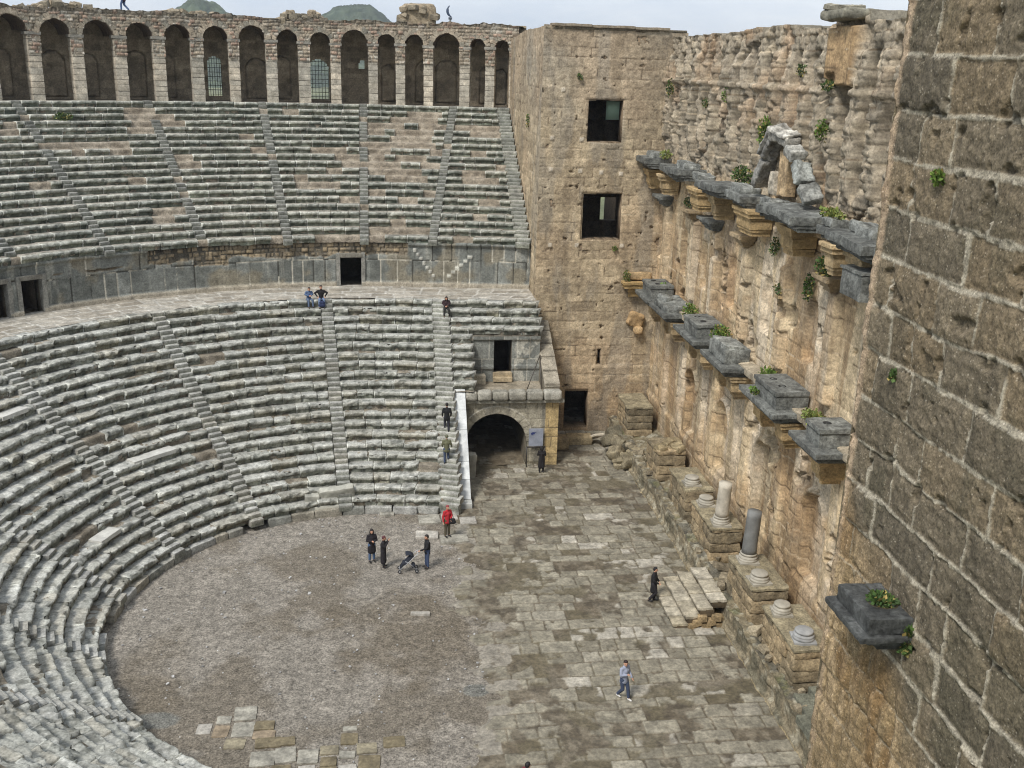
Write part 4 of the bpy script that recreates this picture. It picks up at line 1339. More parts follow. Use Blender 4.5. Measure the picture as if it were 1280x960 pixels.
# ---- near tower: huge pudding-stone blocks on the right edge
def near_tower():
    T = thing('stage_tower', 'near tower of huge dark pudding-stone blocks with thick pale mortar, at the right edge', 'tower', (XT, 14, 0))
    U, V = wall_grid(8.0, YN, -0.2, 27.4, 0.03, 0.034)
    A = ashlar(-U, V, (0.84, 1.02), (0.8, 2.3), 131, 0.10)
    n0, n1, n2, n3, n4 = noise2(U, V, 0.2, 132), noise2(U, V, 0.8, 133), noise2(U, V, 2.4, 134), noise2(U, V, 8, 135), noise2(U, V, 20, 136, 2)
    r = A['r1'].ravel()
    c = mixc(lin(124, 112, 92), lin(106, 97, 81), r)
    c = mixc(c, lin(140, 118, 86), sstep(0.5, 0.9, A['r2'].ravel()) * 0.28)
    c = mixc(c, lin(88, 82, 70), sstep(0.35, 0.05, A['r2'].ravel()) * 0.5)
    c = mixc(c, lin(74, 70, 58), sstep(.54, .68, streaks(U, V, 145, 1.6, .16)).ravel() * .4)
    lowz = sstep(15.2, 12.4, V + 2.2 * (n1 - .5) - 0.75 * (U - 17))
    c = mixc(c, mixc(lin(150, 128, 94), lin(122, 106, 80), n2.ravel()), (lowz * 0.9).ravel())
    st = streaks(U, V, 137, 4.5, 0.28)
    c = mixc(c, lin(172, 150, 118), (sstep(0.54, 0.68, st) * lowz * 0.6).ravel())
    c = mixc(c, lin(116, 84, 44), (sstep(0.5, 0.62, noise2(U * 1.0, V * .45, 0.9, 138)) * lowz * 0.45).ravel())
    c = mixc(c, lin(82, 78, 62), (sstep(0.55, 0.68, n1) * (1 - lowz) * 0.4).ravel())
    c = c * (0.66 + 0.68 * n3.ravel()[:, None]) * (0.72 + 0.56 * n4.ravel()[:, None])
    mw = np.where(A['dv'] < A['du'], 0.031, 0.018) + 0.05 * (n1 - .3) + 0.075 * (n2 - .5) + 0.04 * (n3 - .5)
    mw = mw * (1 - 0.72 * lowz)
    mort = sstep(0.012, -0.012, A['d'] - mw)
    mc = mixc(lin(176, 168, 150), lin(150, 142, 124), n2.ravel()) * (0.66 + 0.68 * n3.ravel()[:, None])
    c = mixc(c, mc, (mort * (0.9 - 0.35 * lowz)).ravel())
    # pale plaster strip down the arris
    ed = sstep(0.10, -0.04, (YN - U) - 0.26 - 0.16 * (n1 - .5) - 0.14 * (n2 - .5)) * (1 - 0.4 * lowz)
    c = mixc(c, mixc(lin(190, 168, 142), lin(160, 138, 112), n2.ravel()) * (0.75 + .5 * n3.ravel()[:, None]), (ed * 0.9).ravel())
    hollow = sstep(0.015, 0.06, A['d'])
    H = hollow * ((A['r3'] - .5) * 0.09 + 0.04 * np.clip(A['d'], 0, .2) / .2) + 0.05 * (n2 - .5) * hollow + 0.055 * (n3 - .5) + 0.03 * (n4 - .5) + mort * 0.02 + ed * 0.02
    crum = np.maximum(sstep(0.72, 0.77, noise2(U, V, 1.1, 139)), sstep(.73, .79, noise2(U, V, 2.6, 146) + .10 * sstep(.25, .05, A['d'])))
    H = H - crum * (0.05 + 0.07 * n3)
    H = H + crum * lowz * 0.06 + lowz * (st - .5) * 0.16
    c = c * (1 - 0.25 * (crum * (1 - .7 * lowz)).ravel()[:, None])
    H = np.where(U > YN - 0.12, H - (U - YN + .12) * 0.5 + 0.10 * (n2 - .5), H)
    P = np.stack([XT - H.ravel(), U.ravel(), V.ravel()], -1)
    mb = MB()
    mb.add(P, gridF(*U.shape)[:, ::-1], c)
    # return face towards the stage
    X2, V2 = wall_grid(XT, 17.4, -0.2, 27.4, 0.11)
    A2 = ashlar(X2, V2, (0.74, 0.90), (0.8, 2.1), 141, 0.07)
    C2 = mixc(lin(134, 124, 102), lin(110, 104, 88), A2['r1'].ravel())
    C2 = mixc(C2, lin(172, 162, 144), sstep(0.06, 0.02, A2['d']).ravel() * .8)
    H2 = 0.06 * sstep(0, .06, A2['d']) + .08 * (noise2(X2, V2, 2, 143) - .5) - .05
    H2[0, :] = 0
    mb.add(np.stack([X2.ravel(), YN + H2.ravel(), V2.ravel()], -1), gridF(*X2.shape), C2)
    mb.add(boxv(XT + .22, 18.4, 8.0, YN - .16, -.2, 27.3), BOXF, lin(112, 104, 88))
    mb.build('wall', M_near, T, smooth=True)
    # the single dark console sticking out of it
    m = MB()
    k = lin(74, 75, 73)
    y0, y1 = 15.6, 16.95
    prof = [(13.72, 13.92, -0.16), (13.9, 14.06, 0.10), (14.04, 14.16, 0.34), (14.14, 14.48, 0.16)]
    for q, (z0, z1, g) in enumerate(prof):
        stone(m, ((8.85 - g + 9.75) / 2, (y0 + y1) / 2 + .0, (z0 + z1) / 2), (0.9 + g, y1 - y0 - .14 + g * 1.2, z1 - z0 + .01), (0, 0, 0), 0.04, 0.03, 0.03, k * (1 - .03 * q), 0.45, 9 + q)
    lathe(m, (9.22, 16.2, 14.478), [(0.30, 0.0), (0.30, 0.02), (0.27, 0.03), (0.25, -0.01), (0.02, -0.02)], lin(74, 68, 48), 22, .015, 3)
    m.build('console', M_dark, T, smooth=True)
near_tower()

# ---- vaulted side entrance with its terrace
def gateway():
    T = thing('gateway', 'pale stone arched side entrance with a terrace on top, beside the restored stairs', 'gate', (7.4, 59, 0))
    YG = 59.0
    f = lambda u, v, d: np.stack([np.asarray(u, float), YG + np.asarray(d, float) + 0 * np.asarray(u, float), np.asarray(v, float)], -1)
    uc, rad, zs = 6.55, 1.86, 1.62
    U, V = wall_grid(4.55, 10.4, -0.1, 4.25, 0.05)
    A = ashlar(U, V, (0.5, 0.66), (0.6, 1.1), 151, 0.03)
    n2, n3 = noise2(U, V, 1.6, 152), noise2(U, V, 7, 153)
    ang = np.arctan2(V - zs, U - uc)
    rr = np.hypot(U - uc, np.maximum(V - zs, 0))
    ring = (rr < rad + .5) & (V > zs)
    kx = np.floor(ang / (np.pi / 13))
    tone = np.where(ring, hsh(kx.astype(np.int64).ravel(), np.zeros(kx.size, np.int64), np.zeros(kx.size, np.int64), 3).reshape(kx.shape), A['r1'])
    c = mixc(lin(176, 168, 148), lin(146, 140, 124), tone.ravel())
    c = mixc(c, lin(120, 116, 106), sstep(0.5, 0.62, streaks(U, V, 154, 2.2, .3)).ravel() * 0.7)
    c = mixc(c, lin(182, 158, 112), ((U > 9.55) * 0.9).ravel())
    c = mixc(c, lin(206, 200, 184), (sstep(0.05, 0.01, np.abs(rr - rad - .47)) * ring * .7).ravel())
    jd = np.where(ring, np.abs(ang / (np.pi / 13) - np.round(ang / (np.pi / 13))) * rr * .24, A['d'])
    jt = sstep(0.03, 0.008, jd)
    c = mixc(c, lin(86, 80, 68), (jt * .7).ravel())
    c = mixc(c, lin(96, 86, 64), sstep(0.5, 0.0, V + .4 * (n2 - .5)).ravel() * .6)
    c = c * (.76 + .48 * n3.ravel()[:, None])
    H = .03 * (A['r3'] - .5) + .05 * (n2 - .5) - .025 * jt + .05 * ring + .05 * (U > 9.55)
    cut = lambda u, v: ((np.abs(u - uc) < rad) & (v < zs)) | (((u - uc) ** 2 + (v - zs) ** 2 < rad * rad) & (v >= zs))
    mb = MB()
    mb.add(f(U.ravel(), V.ravel(), -H.ravel()), gridF(*U.shape, hole_mask(U, V, [cut])), c)
    # right flank of the front block
    Y2, Z2 = wall_grid(YG, YT, -0.1, 4.25, 0.1)
    A2 = ashlar(Y2, Z2, (.5, .66), (.6, 1.2), 155, .03)
    C2 = mixc(lin(160, 138, 104), lin(128, 110, 84), A2['r1'].ravel()) * (.7 + .6 * noise2(Y2, Z2, 3, 156).ravel()[:, None])
    mb.add(np.stack([10.4 + .03 * (A2['r3'].ravel() - .5), Y2.ravel(), Z2.ravel()], -1), gridF(*Y2.shape), C2)
    mb.build('front_wall', M_wall, T, smooth=True)
    v = MB()
    th = np.concatenate([[-.9, -.45], np.linspace(0, np.pi, 25), [np.pi + .45, np.pi + .9]])
    pu = np.where(th < 0, uc + rad, np.where(th > np.pi, uc - rad, uc + rad * np.cos(th)))
    pv = np.where(th < 0, zs + th * zs / .9, np.where(th > np.pi, zs - (th - np.pi) * zs / .9, zs + rad * np.sin(th)))
    dd = np.array([-.08, .15, .5, 1.2, 3, 6, 9, 12])
    PU, DD = np.meshgrid(pu, dd, indexing='ij')
    PV, _ = np.meshgrid(pv, dd, indexing='ij')
    v.add(f(PU.ravel(), PV.ravel(), DD.ravel()), gridF(*PU.shape), mixc(lin(136, 128, 110), lin(96, 90, 78), noise2(PU * 3, PV * 3 + DD, 1, 157).ravel()))
    v.add(boxv(uc - rad - .1, uc + rad + .1, YG + 11.9, YG + 12.2, -.1, 4), BOXF, lin(90, 84, 72))
    v.build('barrel_vault', M_rubble, T, smooth=True)
    fl = MB()
    fx, fy = np.meshgrid(np.linspace(uc - rad, uc + rad, 40), np.linspace(YG - .1, YG + 12, 110), indexing='ij')
    q = ashlar(fx, fy, (.5, .9), (.5, 1.0), 158, .05)
    fl.add(p3(fx.ravel(), fy.ravel(), (.075 + .03 * q['r1']).ravel() + .10 * noise2(fx, fy, 1, 159).ravel() - .05), gridF(*fx.shape), mixc(lin(126, 116, 98), lin(92, 82, 66), q['r2'].ravel()))
    fl.build('passage_floor', M_slab, T)
    # cornice with rounded stones
    m = MB()
    rg = np.random.RandomState(9)
    stone(m, (7.55, 58.93, 4.32), (6.3, 0.5, 0.18), (0, 0, 0), .12, .02, .03, lin(150, 146, 132), .25, 1)
    x = 4.5
    while x < 10.5:
        L = min(rg.uniform(.8, 1.25), 10.75 - x)
        stone(m, (x + L / 2, 58.92, 4.70), (L - .02, 0.85, 0.58), (rg.normal(0, .02), rg.normal(0, .015), 0), .09, .03, .17, mixc(lin(160, 156, 144), lin(128, 124, 112), np.array(rg.rand())).ravel(), .3, rg.randint(99))
        x += L
    m.build('cornice', M_seat, T, smooth=True)
    # terrace floor, rear wall with a small doorway
    t = MB()
    gx, gy = np.meshgrid(np.linspace(4.6, 10.3, 70), np.linspace(YG + .25, 62.1, 40), indexing='ij')
    qq = ashlar(gx, gy, (.5, .8), (.6, 1.1), 161, .05)
    t.add(p3(gx.ravel(), gy.ravel(), (4.60 + .05 * qq['r1'] * sstep(0, .05, qq['d'])).ravel() + .08 * (noise2(gx, gy, 1.5, 162).ravel() - .5)), gridF(*gx.shape), mixc(lin(158, 148, 130), lin(122, 112, 94), qq['r2'].ravel()))
    t.add(boxv(4.6, 10.3, YG + .2, 62.6, 4.2, 4.5), BOXF, lin(130, 122, 106))
    t.build('terrace', M_slab, T)
    m = MB()
    U, V = wall_grid(5.1, 9.55, 4.5, 7.62, 0.05)
    A = ashlar(U, V, (1.9, 2.0), (0.8, 1.2), 164, .02)
    n2, n3 = noise2(U, V, 1.8, 165), noise2(U, V, 7, 166)
    c = mixc(lin(142, 142, 134), lin(116, 118, 112), A['r1'].ravel())
    c = mixc(c, lin(184, 180, 166), (sstep(0.52, .6, n2) * (U > 7.9)).ravel() * .8)
    c = mixc(c, lin(196, 190, 174), sstep(.035, .012, A['d']).ravel() * .7)
    c = c * (.78 + .44 * n3.ravel()[:, None])
    H = .05 * (A['r3'] - .5) + .04 * (n2 - .5) + sstep(.04, 0, np.abs(V - 5.55) - .12) * .09 + sstep(.04, 0, np.abs(V - 7.5) - .12) * .12
    hole = (6.62, 7.75, 4.5, 7.38)
    g = lambda u, v_, d: np.stack([np.asarray(u, float), 62.0 + np.asarray(d, float) + 0 * np.asarray(u, float), np.asarray(v_, float)], -1)
    m.add(g(U.ravel(), V.ravel(), -H.ravel()), gridF(*U.shape, hole_mask(U, V, [hole])), c)
    body_boxes(m, 5.1, 9.55, 4.5, 7.6, [hole], .05, .6, g, lin(104, 98, 86))
    body_boxes(m, 6.3, 8.1, 4.4, 7.6, [hole], .6, 3.0, g, lin(70, 64, 54))
    m.add(boxv(6.3, 8.1, 65.0, 65.2, 4.4, 7.6), BOXF, lin(60, 55, 48))
    m.build('terrace_wall', M_wall, T, smooth=False)
    m = MB()
    for q, (y, z) in enumerate([(61.86, 4.82), (62.1, 5.08)]):
        stone(m, (7.18, y, z), (1.25, .45, .3), (0, 0, 0), .1, .02, .04, lin(162, 146, 118), .25, q)
    stone(m, (5.65, 61.55, 4.92), (.75, .6, .6), (0, 0, .05), .1, .02, .03, lin(168, 158, 138), .2, 7)
    m.build('step_block', M_slab, T)
    # sloping stone parapet on the tower side
    m = MB()
    n = 5
    for q in range(n):
        y0 = 59.2 + q * 1.18
        zt = 5.25 + 0.56 * q
        stone(m, (10.0, y0 + .58, (4.4 + zt) / 2), (0.92, 1.15, zt - 4.4), (-.02, 0, 0), .1, .025, .04, mixc(lin(140, 130, 112), lin(112, 106, 94), np.array(rg.rand())).ravel(), .3, q + 3)
        stone(m, (10.0, y0 + .58, zt + .10), (0.98, 1.32, .18), (-.0 + math.atan2(.56, 1.18), 0, 0), .1, .02, .04, lin(150, 142, 126), .3, q + 33)
    m.build('sloping_parapet', M_near, T, smooth=True)
    # slanting iron props standing on the terrace
    m = MB()
    tube(m, [(8.55, 60.2, 4.62), (9.5, 61.5, 6.5)], .03, lin(70, 64, 56))
    tube(m, [(9.45, 60.2, 4.62), (9.5, 61.5, 6.5)], .03, lin(70, 64, 56))
    m.build('prop_rod', M_metal, T)
gateway()

def stair_parapet():
    mb = MB()
    # wedge under the slope, then the pale coping slabs
    y0, y1, z0, z1 = 53.25, 58.85, 0.25, 5.05
    for (x0, x1, dz) in ((3.9, 4.5, 0.0),):
        V = np.array([[x0, y0, -.1], [x1, y0, -.1], [x0, y1, -.1], [x1, y1, -.1], [x0, y0, z0], [x1, y0, z0], [x0, y1, z1 - .05], [x1, y1, z1 - .05]])
        F = [(0, 1, 5, 4), (2, 6, 7, 3), (0, 4, 6, 2), (1, 3, 7, 5), (4, 5, 7, 6), (0, 2, 3, 1)]
        mb.add(V, F, lin(172, 172, 166))
    sl = math.atan2(z1 - z0, y1 - y0)
    tot = math.hypot(z1 - z0, y1 - y0)
    cuts = [0, .17, .33, .62, .8, 1.0]
    for q, (a, b) in enumerate(zip(cuts[:-1], cuts[1:])):
        m_ = (a + b) / 2
        stone(mb, (4.2, y0 + (y1 - y0) * m_, z0 + (z1 - z0) * m_ + .04), (.70, tot * (b - a) - .012, .16), (sl, 0, 0), .12, .006, .015, lin(204, 206, 204) * [.86, 1, .95, 1.03, .98][q], .1, q)
    stone(mb, (4.2, 52.95, .12), (.76, .7, .4), (0, 0, 0), .1, .01, .02, lin(176, 176, 170), .15, 3)
    o = mb.build('stair_parapet', M_smooth)
    tag(o, 'smooth pale sloping parapet between the restored stairs and the gateway', 'parapet')
stair_parapet()

def side_masonry():
    """Wall ends that close the seating against the terrace."""
    mb = MB()
    V = np.array([[4.95, 58.9, 4.4], [5.12, 58.9, 4.4], [4.95, 62.3, 4.4], [5.12, 62.3, 4.4], [4.95, 58.9, 5.1], [5.12, 58.9, 5.1], [4.95, 62.3, 7.5], [5.12, 62.3, 7.5]])
    F = [(0, 1, 5, 4), (2, 6, 7, 3), (0, 4, 6, 2), (1, 3, 7, 5), (4, 5, 7, 6), (0, 2, 3, 1)]
    mb.add(V, F, lin(150, 146, 132))
    o = mb.build('end_wall', M_wall, bpy.data.objects['lower_seating'])
side_masonry()

# ---- stage: podium, pedestals, bases, columns, steps
def podium():
    T = thing('stage_podium', 'low crumbling stone platform running along the foot of the stage wall', 'platform', (15, 42, 0))
    mb = MB()
    U, V = wall_grid(19.8, 64.6, -0.1, lambda u: 1.22 + 0.22 * (noise2(u, u * 0, .7, 171) - .5) * 2, 0.07)
    A = ashlar(U, V, (.32, .5), (.5, 1.3), 172, .08)
    n2, n3 = noise2(U, V, 1.5, 173), noise2(U, V, 6, 174)
    stp = (U > 39.0) & (U < 43.6)
    c = mixc(lin(148, 136, 112), lin(112, 104, 86), A['r1'].ravel())
    c = mixc(c, lin(88, 86, 72), sstep(.5, .62, n2).ravel() * .6)
    c = mixc(c, lin(178, 172, 152), sstep(.60, .7, noise2(U, V, 3, 175)).ravel() * .5)
    c = mixc(c, lin(176, 158, 122), sstep(.14, .06, V).ravel() * .8) * (.7 + .6 * n3.ravel()[:, None])
    H = .05 * (A['r3'] - .5) + .22 * (n2 - .5) + .08 * (n3 - .5) - .04 * sstep(.05, 0, A['d']) + sstep(.30, .22, V) * .14
    # surface going back from the front edge to the wall
    xb = np.linspace(0, 2.75, 44)
    UU, XX = np.meshgrid(U[:, 0], xb, indexing='ij')
    n5, n6 = noise2(UU, XX, 1.1, 176), noise2(UU, XX, 4, 177)
    edge = sstep(.75, .5, XX)
    Z = np.repeat(V[:, -1:], 44, 1) * edge + (1 - edge) * (1.0 + .35 * sstep(1.4, 2.7, XX) + .4 * (n5 - .5)) + .28 * (n6 - .5)
    Z[:, 0] = V[:, -1]
    Xs = 14.9 + XX
    Xs[:, 0] = 14.9 - H[:, -1]
    C2 = mixc(lin(140, 128, 104), lin(104, 98, 80), n5.ravel())
    C2 = mixc(C2, lin(164, 160, 144), sstep(.55, .66, n6).ravel() * .55)
    C2 = mixc(C2, lin(92, 96, 62), sstep(.56, .68, noise2(UU, XX, .7, 178)).ravel() * .6)
    C2 = mixc(C2, lin(86, 84, 76), (sstep(.52, .6, noise2(UU, XX, 2.6, 179)) * edge * .7).ravel())
    mb.add(np.stack([14.9 - H.ravel(), U.ravel(), V.ravel()], -1), gridF(*U.shape), c)
    mb.add(np.stack([Xs.ravel(), UU.ravel(), Z.ravel()], -1), gridF(*UU.shape), C2)
    mb.build('wall', M_rubble, T, smooth=True)
    rg = np.random.RandomState(12)
    m = MB()
    for q in range(46):
        y = rg.uniform(30, 64)
        x = rg.uniform(15.0, 16.8)
        s = rg.uniform(.2, .55)
        stone(m, (x, y, 1.25 + .1 * rg.rand()), (s, s * rg.uniform(.7, 1.6), s * .6), (rg.normal(0, .2), rg.normal(0, .2), rg.uniform(0, 3)), .12, .06, .08, mixc(lin(164, 152, 128), lin(116, 106, 88), np.array(rg.rand())).ravel(), .3, q)
    for (x, y, sx, sy, z) in [(15.6, 31.0, .9, 1.9, 1.3), (15.0, 29.5, .5, 2.2, 1.35), (16.3, 31.2, .8, 2.2, 1.35), (15.3, 28.2, 1.2, .8, 1.3)]:
        stone(m, (x, y, z), (sx, sy, .3), (0, .03, rg.normal(0, .05)), .1, .03, .04, lin(112, 112, 98), .3, int(x * y))
    m.build('loose_block', M_rubble, T)
podium()

def pedestals():
    rg = np.random.RandomState(14)
    P = [('tall broken stone pedestal in the far corner of the stage, nearest the far tower', 15.3, 17.0, 61.0, 63.9, 3.05),
         ('broken stone pedestal without any base, second from the far tower', 15.35, 17.1, 53.6, 56.0, 2.95),
         ('stone pedestal carrying one worn column base, just beyond the pale broken column', 15.45, 17.0, 48.0, 51.2, 2.85),
         ('long stone pedestal carrying the pale broken column', 15.4, 17.0, 43.4, 46.7, 2.85),
         ('stone pedestal carrying the dark grey broken column', 15.35, 17.0, 37.4, 40.6, 2.85),
         ('stone pedestal nearest the camera, carrying two worn bases and no column', 15.35, 17.0, 32.6, 36.1, 2.85)]
    for n, (lab, x0, x1, y0, y1, z1) in enumerate(P):
        T = thing('pedestal', lab, 'pedestal', ((x0 + x1) / 2, (y0 + y1) / 2, 1.0), 'pedestals along the stage')
        m = MB()
        z = 0.95
        while z < z1 - .12:
            h = min(rg.uniform(.45, .7), z1 - .06 - z)
            if h < .12:
                break
            y = y0
            while y < y1 - .05:
                L = min(rg.uniform(.8, 1.5), y1 - y)
                if y1 - y - L < .35:
                    L = y1 - y
                stone(m, ((x0 + x1) / 2 + rg.normal(0, .015), y + L / 2, z + h / 2), (x1 - x0, L - .012, h - .01), (0, 0, 0), .09, .075, .08, mixc(lin(170, 150, 118), lin(120, 110, 90), np.array(rg.rand())).ravel() * rg.uniform(.85, 1.1), .38, rg.randint(999))
                y += L
            z += h
        m.build('shaft', M_rubble, T, smooth=True)
        m = MB()
        if n != 1:
            stone(m, ((x0 + x1) / 2 - .04, (y0 + y1) / 2, z1 - .02), (x1 - x0 + .06, y1 - y0 + .05, .13), (0, 0, 0), .09, .05, .05, lin(142, 132, 108), .35, n)
        else:
            for q in range(6):
                stone(m, (rg.uniform(x0 + .2, x1 - .2), rg.uniform(y0 + .2, y1 - .2), z1), (.6, .7, .35), (rg.normal(0, .2), rg.normal(0, .2), rg.uniform(0, 3)), .1, .06, .1, lin(142, 128, 100), .35, q)
        m.build('top_slab', M_rubble, T, smooth=True)
        if n == 0:
            m = MB()
            for q in range(14):
                stone(m, (rg.uniform(13.9, 15.6), rg.uniform(57.5, 62), rg.uniform(.1, 1.1)), (.9, .9, .7), (rg.normal(0, .3), rg.normal(0, .3), rg.uniform(0, 3)), .12, .08, .14, mixc(lin(150, 138, 112), lin(104, 98, 82), np.array(rg.rand())).ravel(), .35, q)
            m.build('fallen_rubble', M_rubble, T)
pedestals()

def column_bases():
    prof = [(.43, 0), (.43, .12), (.40, .125), (.42, .17), (.41, .22), (.35, .24), (.33, .28), (.37, .31), (.38, .36), (.33, .40)]
    data = [(15.98, 48.8, 'worn pale column base on the far pedestal, farthest of the bases', None, 0, 1.0),
            (15.95, 46.15, 'worn pale column base just behind the pale broken column', None, 0, .95),
            (16.0, 43.9, 'pale broken column shaft standing on a square base', lin(186, 178, 162), 1.75, 1.0),
            (16.0, 39.95, 'dark grey broken column shaft standing on a pale base', lin(118, 118, 115), 2.05, 1.0),
            (15.85, 38.05, 'worn pale column base just in front of the dark grey column', None, 0, .98),
            (15.85, 35.4, 'small pale two-ringed column base on the nearest pedestal, the farther of its two', None, 0, .9),
            (15.95, 33.35, 'bluish grey worn column base on the nearest pedestal, the closer of its two', None, 0, .98)]
    rg = np.random.RandomState(2)
    for n, (x, y, lab, sh, hh, k) in enumerate(data):
        zb = 2.87
        T = thing('broken_column' if sh is not None else 'column_base', lab, 'column' if sh is not None else 'column base', (x, y, zb), 'column remains on the stage pedestals')
        m = MB()
        bc = lin(166, 160, 146) if n != 6 else lin(158, 158, 156)
        lathe(m, (x, y, zb + .10), [(r * k, z * .95) for r, z in prof], bc * rg.uniform(.92, 1.05), 22, .035, n, .2)
        m.build('moulding', M_smooth, T, smooth=True)
        m = MB()
        stone(m, (x, y, zb + .04), (.92 * k, .92 * k, .16), (0, 0, rg.normal(0, .1)), .09, .02, .03, bc * .9, .25, n)
        m.build('plinth', M_smooth, T)
        if sh is not None:
            m = MB()
            pr_ = [(.335 - .02 * t, .44 + hh * t) for t in np.linspace(0, 1, 9)]
            lathe(m, (x, y, zb), pr_, sh, 26, .03, n + 4, .22, (0.02, 0.03, 0))
            m.build('shaft', M_smooth, T, smooth=True)
column_bases()

def stage_steps():
    T = thing('stage_steps', 'short flight of worn stone steps climbing from the paving onto the stage platform', 'steps', (13.6, 41.5, 0))
    rg = np.random.RandomState(21)
    for q, (x0, x1, y0, y1, z1) in enumerate([(12.5, 13.2, 39.1, 43.1, .30), (13.05, 13.8, 39.15, 42.9, .64), (13.65, 14.35, 39.2, 42.7, .99), (14.2, 14.95, 39.3, 42.5, 1.33)]):
        m = MB()
        y = y0
        while y < y1 - .1:
            L = min(rg.uniform(.7, 1.5), y1 - y)
            if y1 - y - L < .3:
                L = y1 - y
            stone(m, ((x0 + x1) / 2 + .09, y + L / 2, z1 - .26), (x1 - x0 - .04, L - .03, .34), (0, 0, 0), .09, .03, .04, lin(88, 76, 58) * rg.uniform(.8, 1.1), .35, rg.randint(99))  # riser block: brown dirt, darkened further to stand in for shade
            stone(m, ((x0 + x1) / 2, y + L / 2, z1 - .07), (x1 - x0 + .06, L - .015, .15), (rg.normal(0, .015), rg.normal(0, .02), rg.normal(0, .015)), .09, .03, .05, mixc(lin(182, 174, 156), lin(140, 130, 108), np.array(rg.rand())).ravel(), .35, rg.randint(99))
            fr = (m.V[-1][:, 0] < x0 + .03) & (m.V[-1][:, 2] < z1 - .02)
            m.C[-1][fr] *= .45  # shade painted into the front edge of each tread to widen the riser band
            y += L
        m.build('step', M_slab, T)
    m = MB()
    stone(m, (14.15, 40.9, .22), (1.6, 3.4, .5), (0, 0, 0), .12, .06, .06, lin(136, 118, 88), .35, 5)
    for q in range(7):
        stone(m, (13.4 + q * .22, 39.15 + .05 * rg.rand(), .12 + (q % 3) * .2), (.45, .3, .3), (0, 0, rg.normal(0, .2)), .1, .03, .05, lin(150, 130, 98) * rg.uniform(.8, 1.1), .3, q)
    m.build('rubble_core', M_rubble, T)
stage_steps()

# ---- fallen pieces lying about
def fallen():
    rg = np.random.RandomState(77)
    def block(name, label, cat, items, mat=M_smooth):
        m = MB()
        for (c, s, r, col) in items:
            stone(m, c, s, r, .09, .05, .09, col, .32, rg.randint(999))
        o = m.build(name, mat)
        tag(o, label, cat)
    g = lin(174, 172, 160)
    block('fallen_beam', 'long pale rounded stone beam lying against the lowest seat row', 'stone', [((-3.5, 52.55, .32), (3.0, .5, .45), (0, -.02, .16), g)])
    block('fallen_slab', 'pale pointed slab leaning on the lowest rows above the long fallen beam', 'stone', [((-2.95, 53.0, .95), (1.9, .45, .95), (.35, -.12, .1), g * .9)])
    block('fallen_block', 'small rough block next to the pale pointed slab', 'stone', [((-4.35, 52.75, .8), (.8, .6, .6), (.2, .1, .3), g * .8)])
    block('fallen_block', 'rough grey block at the left end of the long fallen beam', 'stone', [((-5.0, 52.3, .35), (.7, .6, .6), (.1, .2, .5), g * .75)])
    block('fallen_slab', 'pale rectangular slab propped in front of the low dark tower doorway', 'stone', [((13.55, 62.4, .62), (.75, 1.3, .2), (-.5, .1, .35), lin(196, 186, 166))])
    block('fallen_block', 'squared block right of the gateway pier, left of two', 'stone', [((11.1, 61.8, .45), (1.0, .9, .8), (0, 0, .1), lin(150, 134, 106))], M_wall)
    block('fallen_block', 'long squared block under the low dark tower doorway', 'stone', [((12.5, 62.6, .35), (1.7, .9, .6), (0, 0, -.05), lin(158, 142, 112))], M_wall)
    block('fallen_block', 'worn upright stone leaning between the sloping parapet and the gateway arch', 'stone', [((4.88, 57.2, .75), (.5, .7, 1.7), (.06, .05, .1), lin(160, 156, 144))])
fallen()

# ---- plants growing out of the masonry
def leaf_tuft(name, label, c, size, n, col, droop=0.0, group='tufts growing in the masonry', cat='plant'):
    rg = np.random.RandomState(int(abs(c[0] * 13 + c[1] * 71 + c[2] * 29)) % 10007)
    m = MB()
    sx, sy, sz = size
    for q in range(n):
        d = rg.normal(size=3)
        d /= np.linalg.norm(d)
        rad = rg.rand() ** .5
        p = np.array(c) + d * rad * np.array([sx, sy, sz]) * .5
        p[2] -= droop * sz * rg.rand()
        L = rg.uniform(.05, .12) * (.8 + .5 * max(size))
        w_ = L * rg.uniform(.3, .5)
        a = d + rg.normal(size=3) * .6 + np.array([0, 0, .5 - droop])
        a /= np.linalg.norm(a)
        b = np.cross(a, rg.normal(size=3))
        b /= np.linalg.norm(b)
        nrm = np.cross(a, b)
        V = [p, p + a * L * .5 + b * w_ + nrm * .01, p + a * L, p + a * L * .5 - b * w_ + nrm * .01]
        t = rg.uniform(.45, 1.5)
        lc = np.asarray(col) if rg.rand() > .14 else lin(150, 136, 84)
        m.add(V, [(0, 1, 2, 3)], np.clip(lc * t * np.array([1 + .25 * (rg.rand() - .4), 1, 1 - .2 * rg.rand()]), .005, .6))
    for q in range(4):
        d = rg.normal(size=3) * [.4, .4, .2]
        tube(m, [np.array(c) - [0, 0, sz * .4], np.array(c) + d * np.array([sx, sy, sz])], [.012, .004], lin(84, 76, 50), 5)
    o = m.build(name, M_leaf)
    tag(o, label, cat, group)

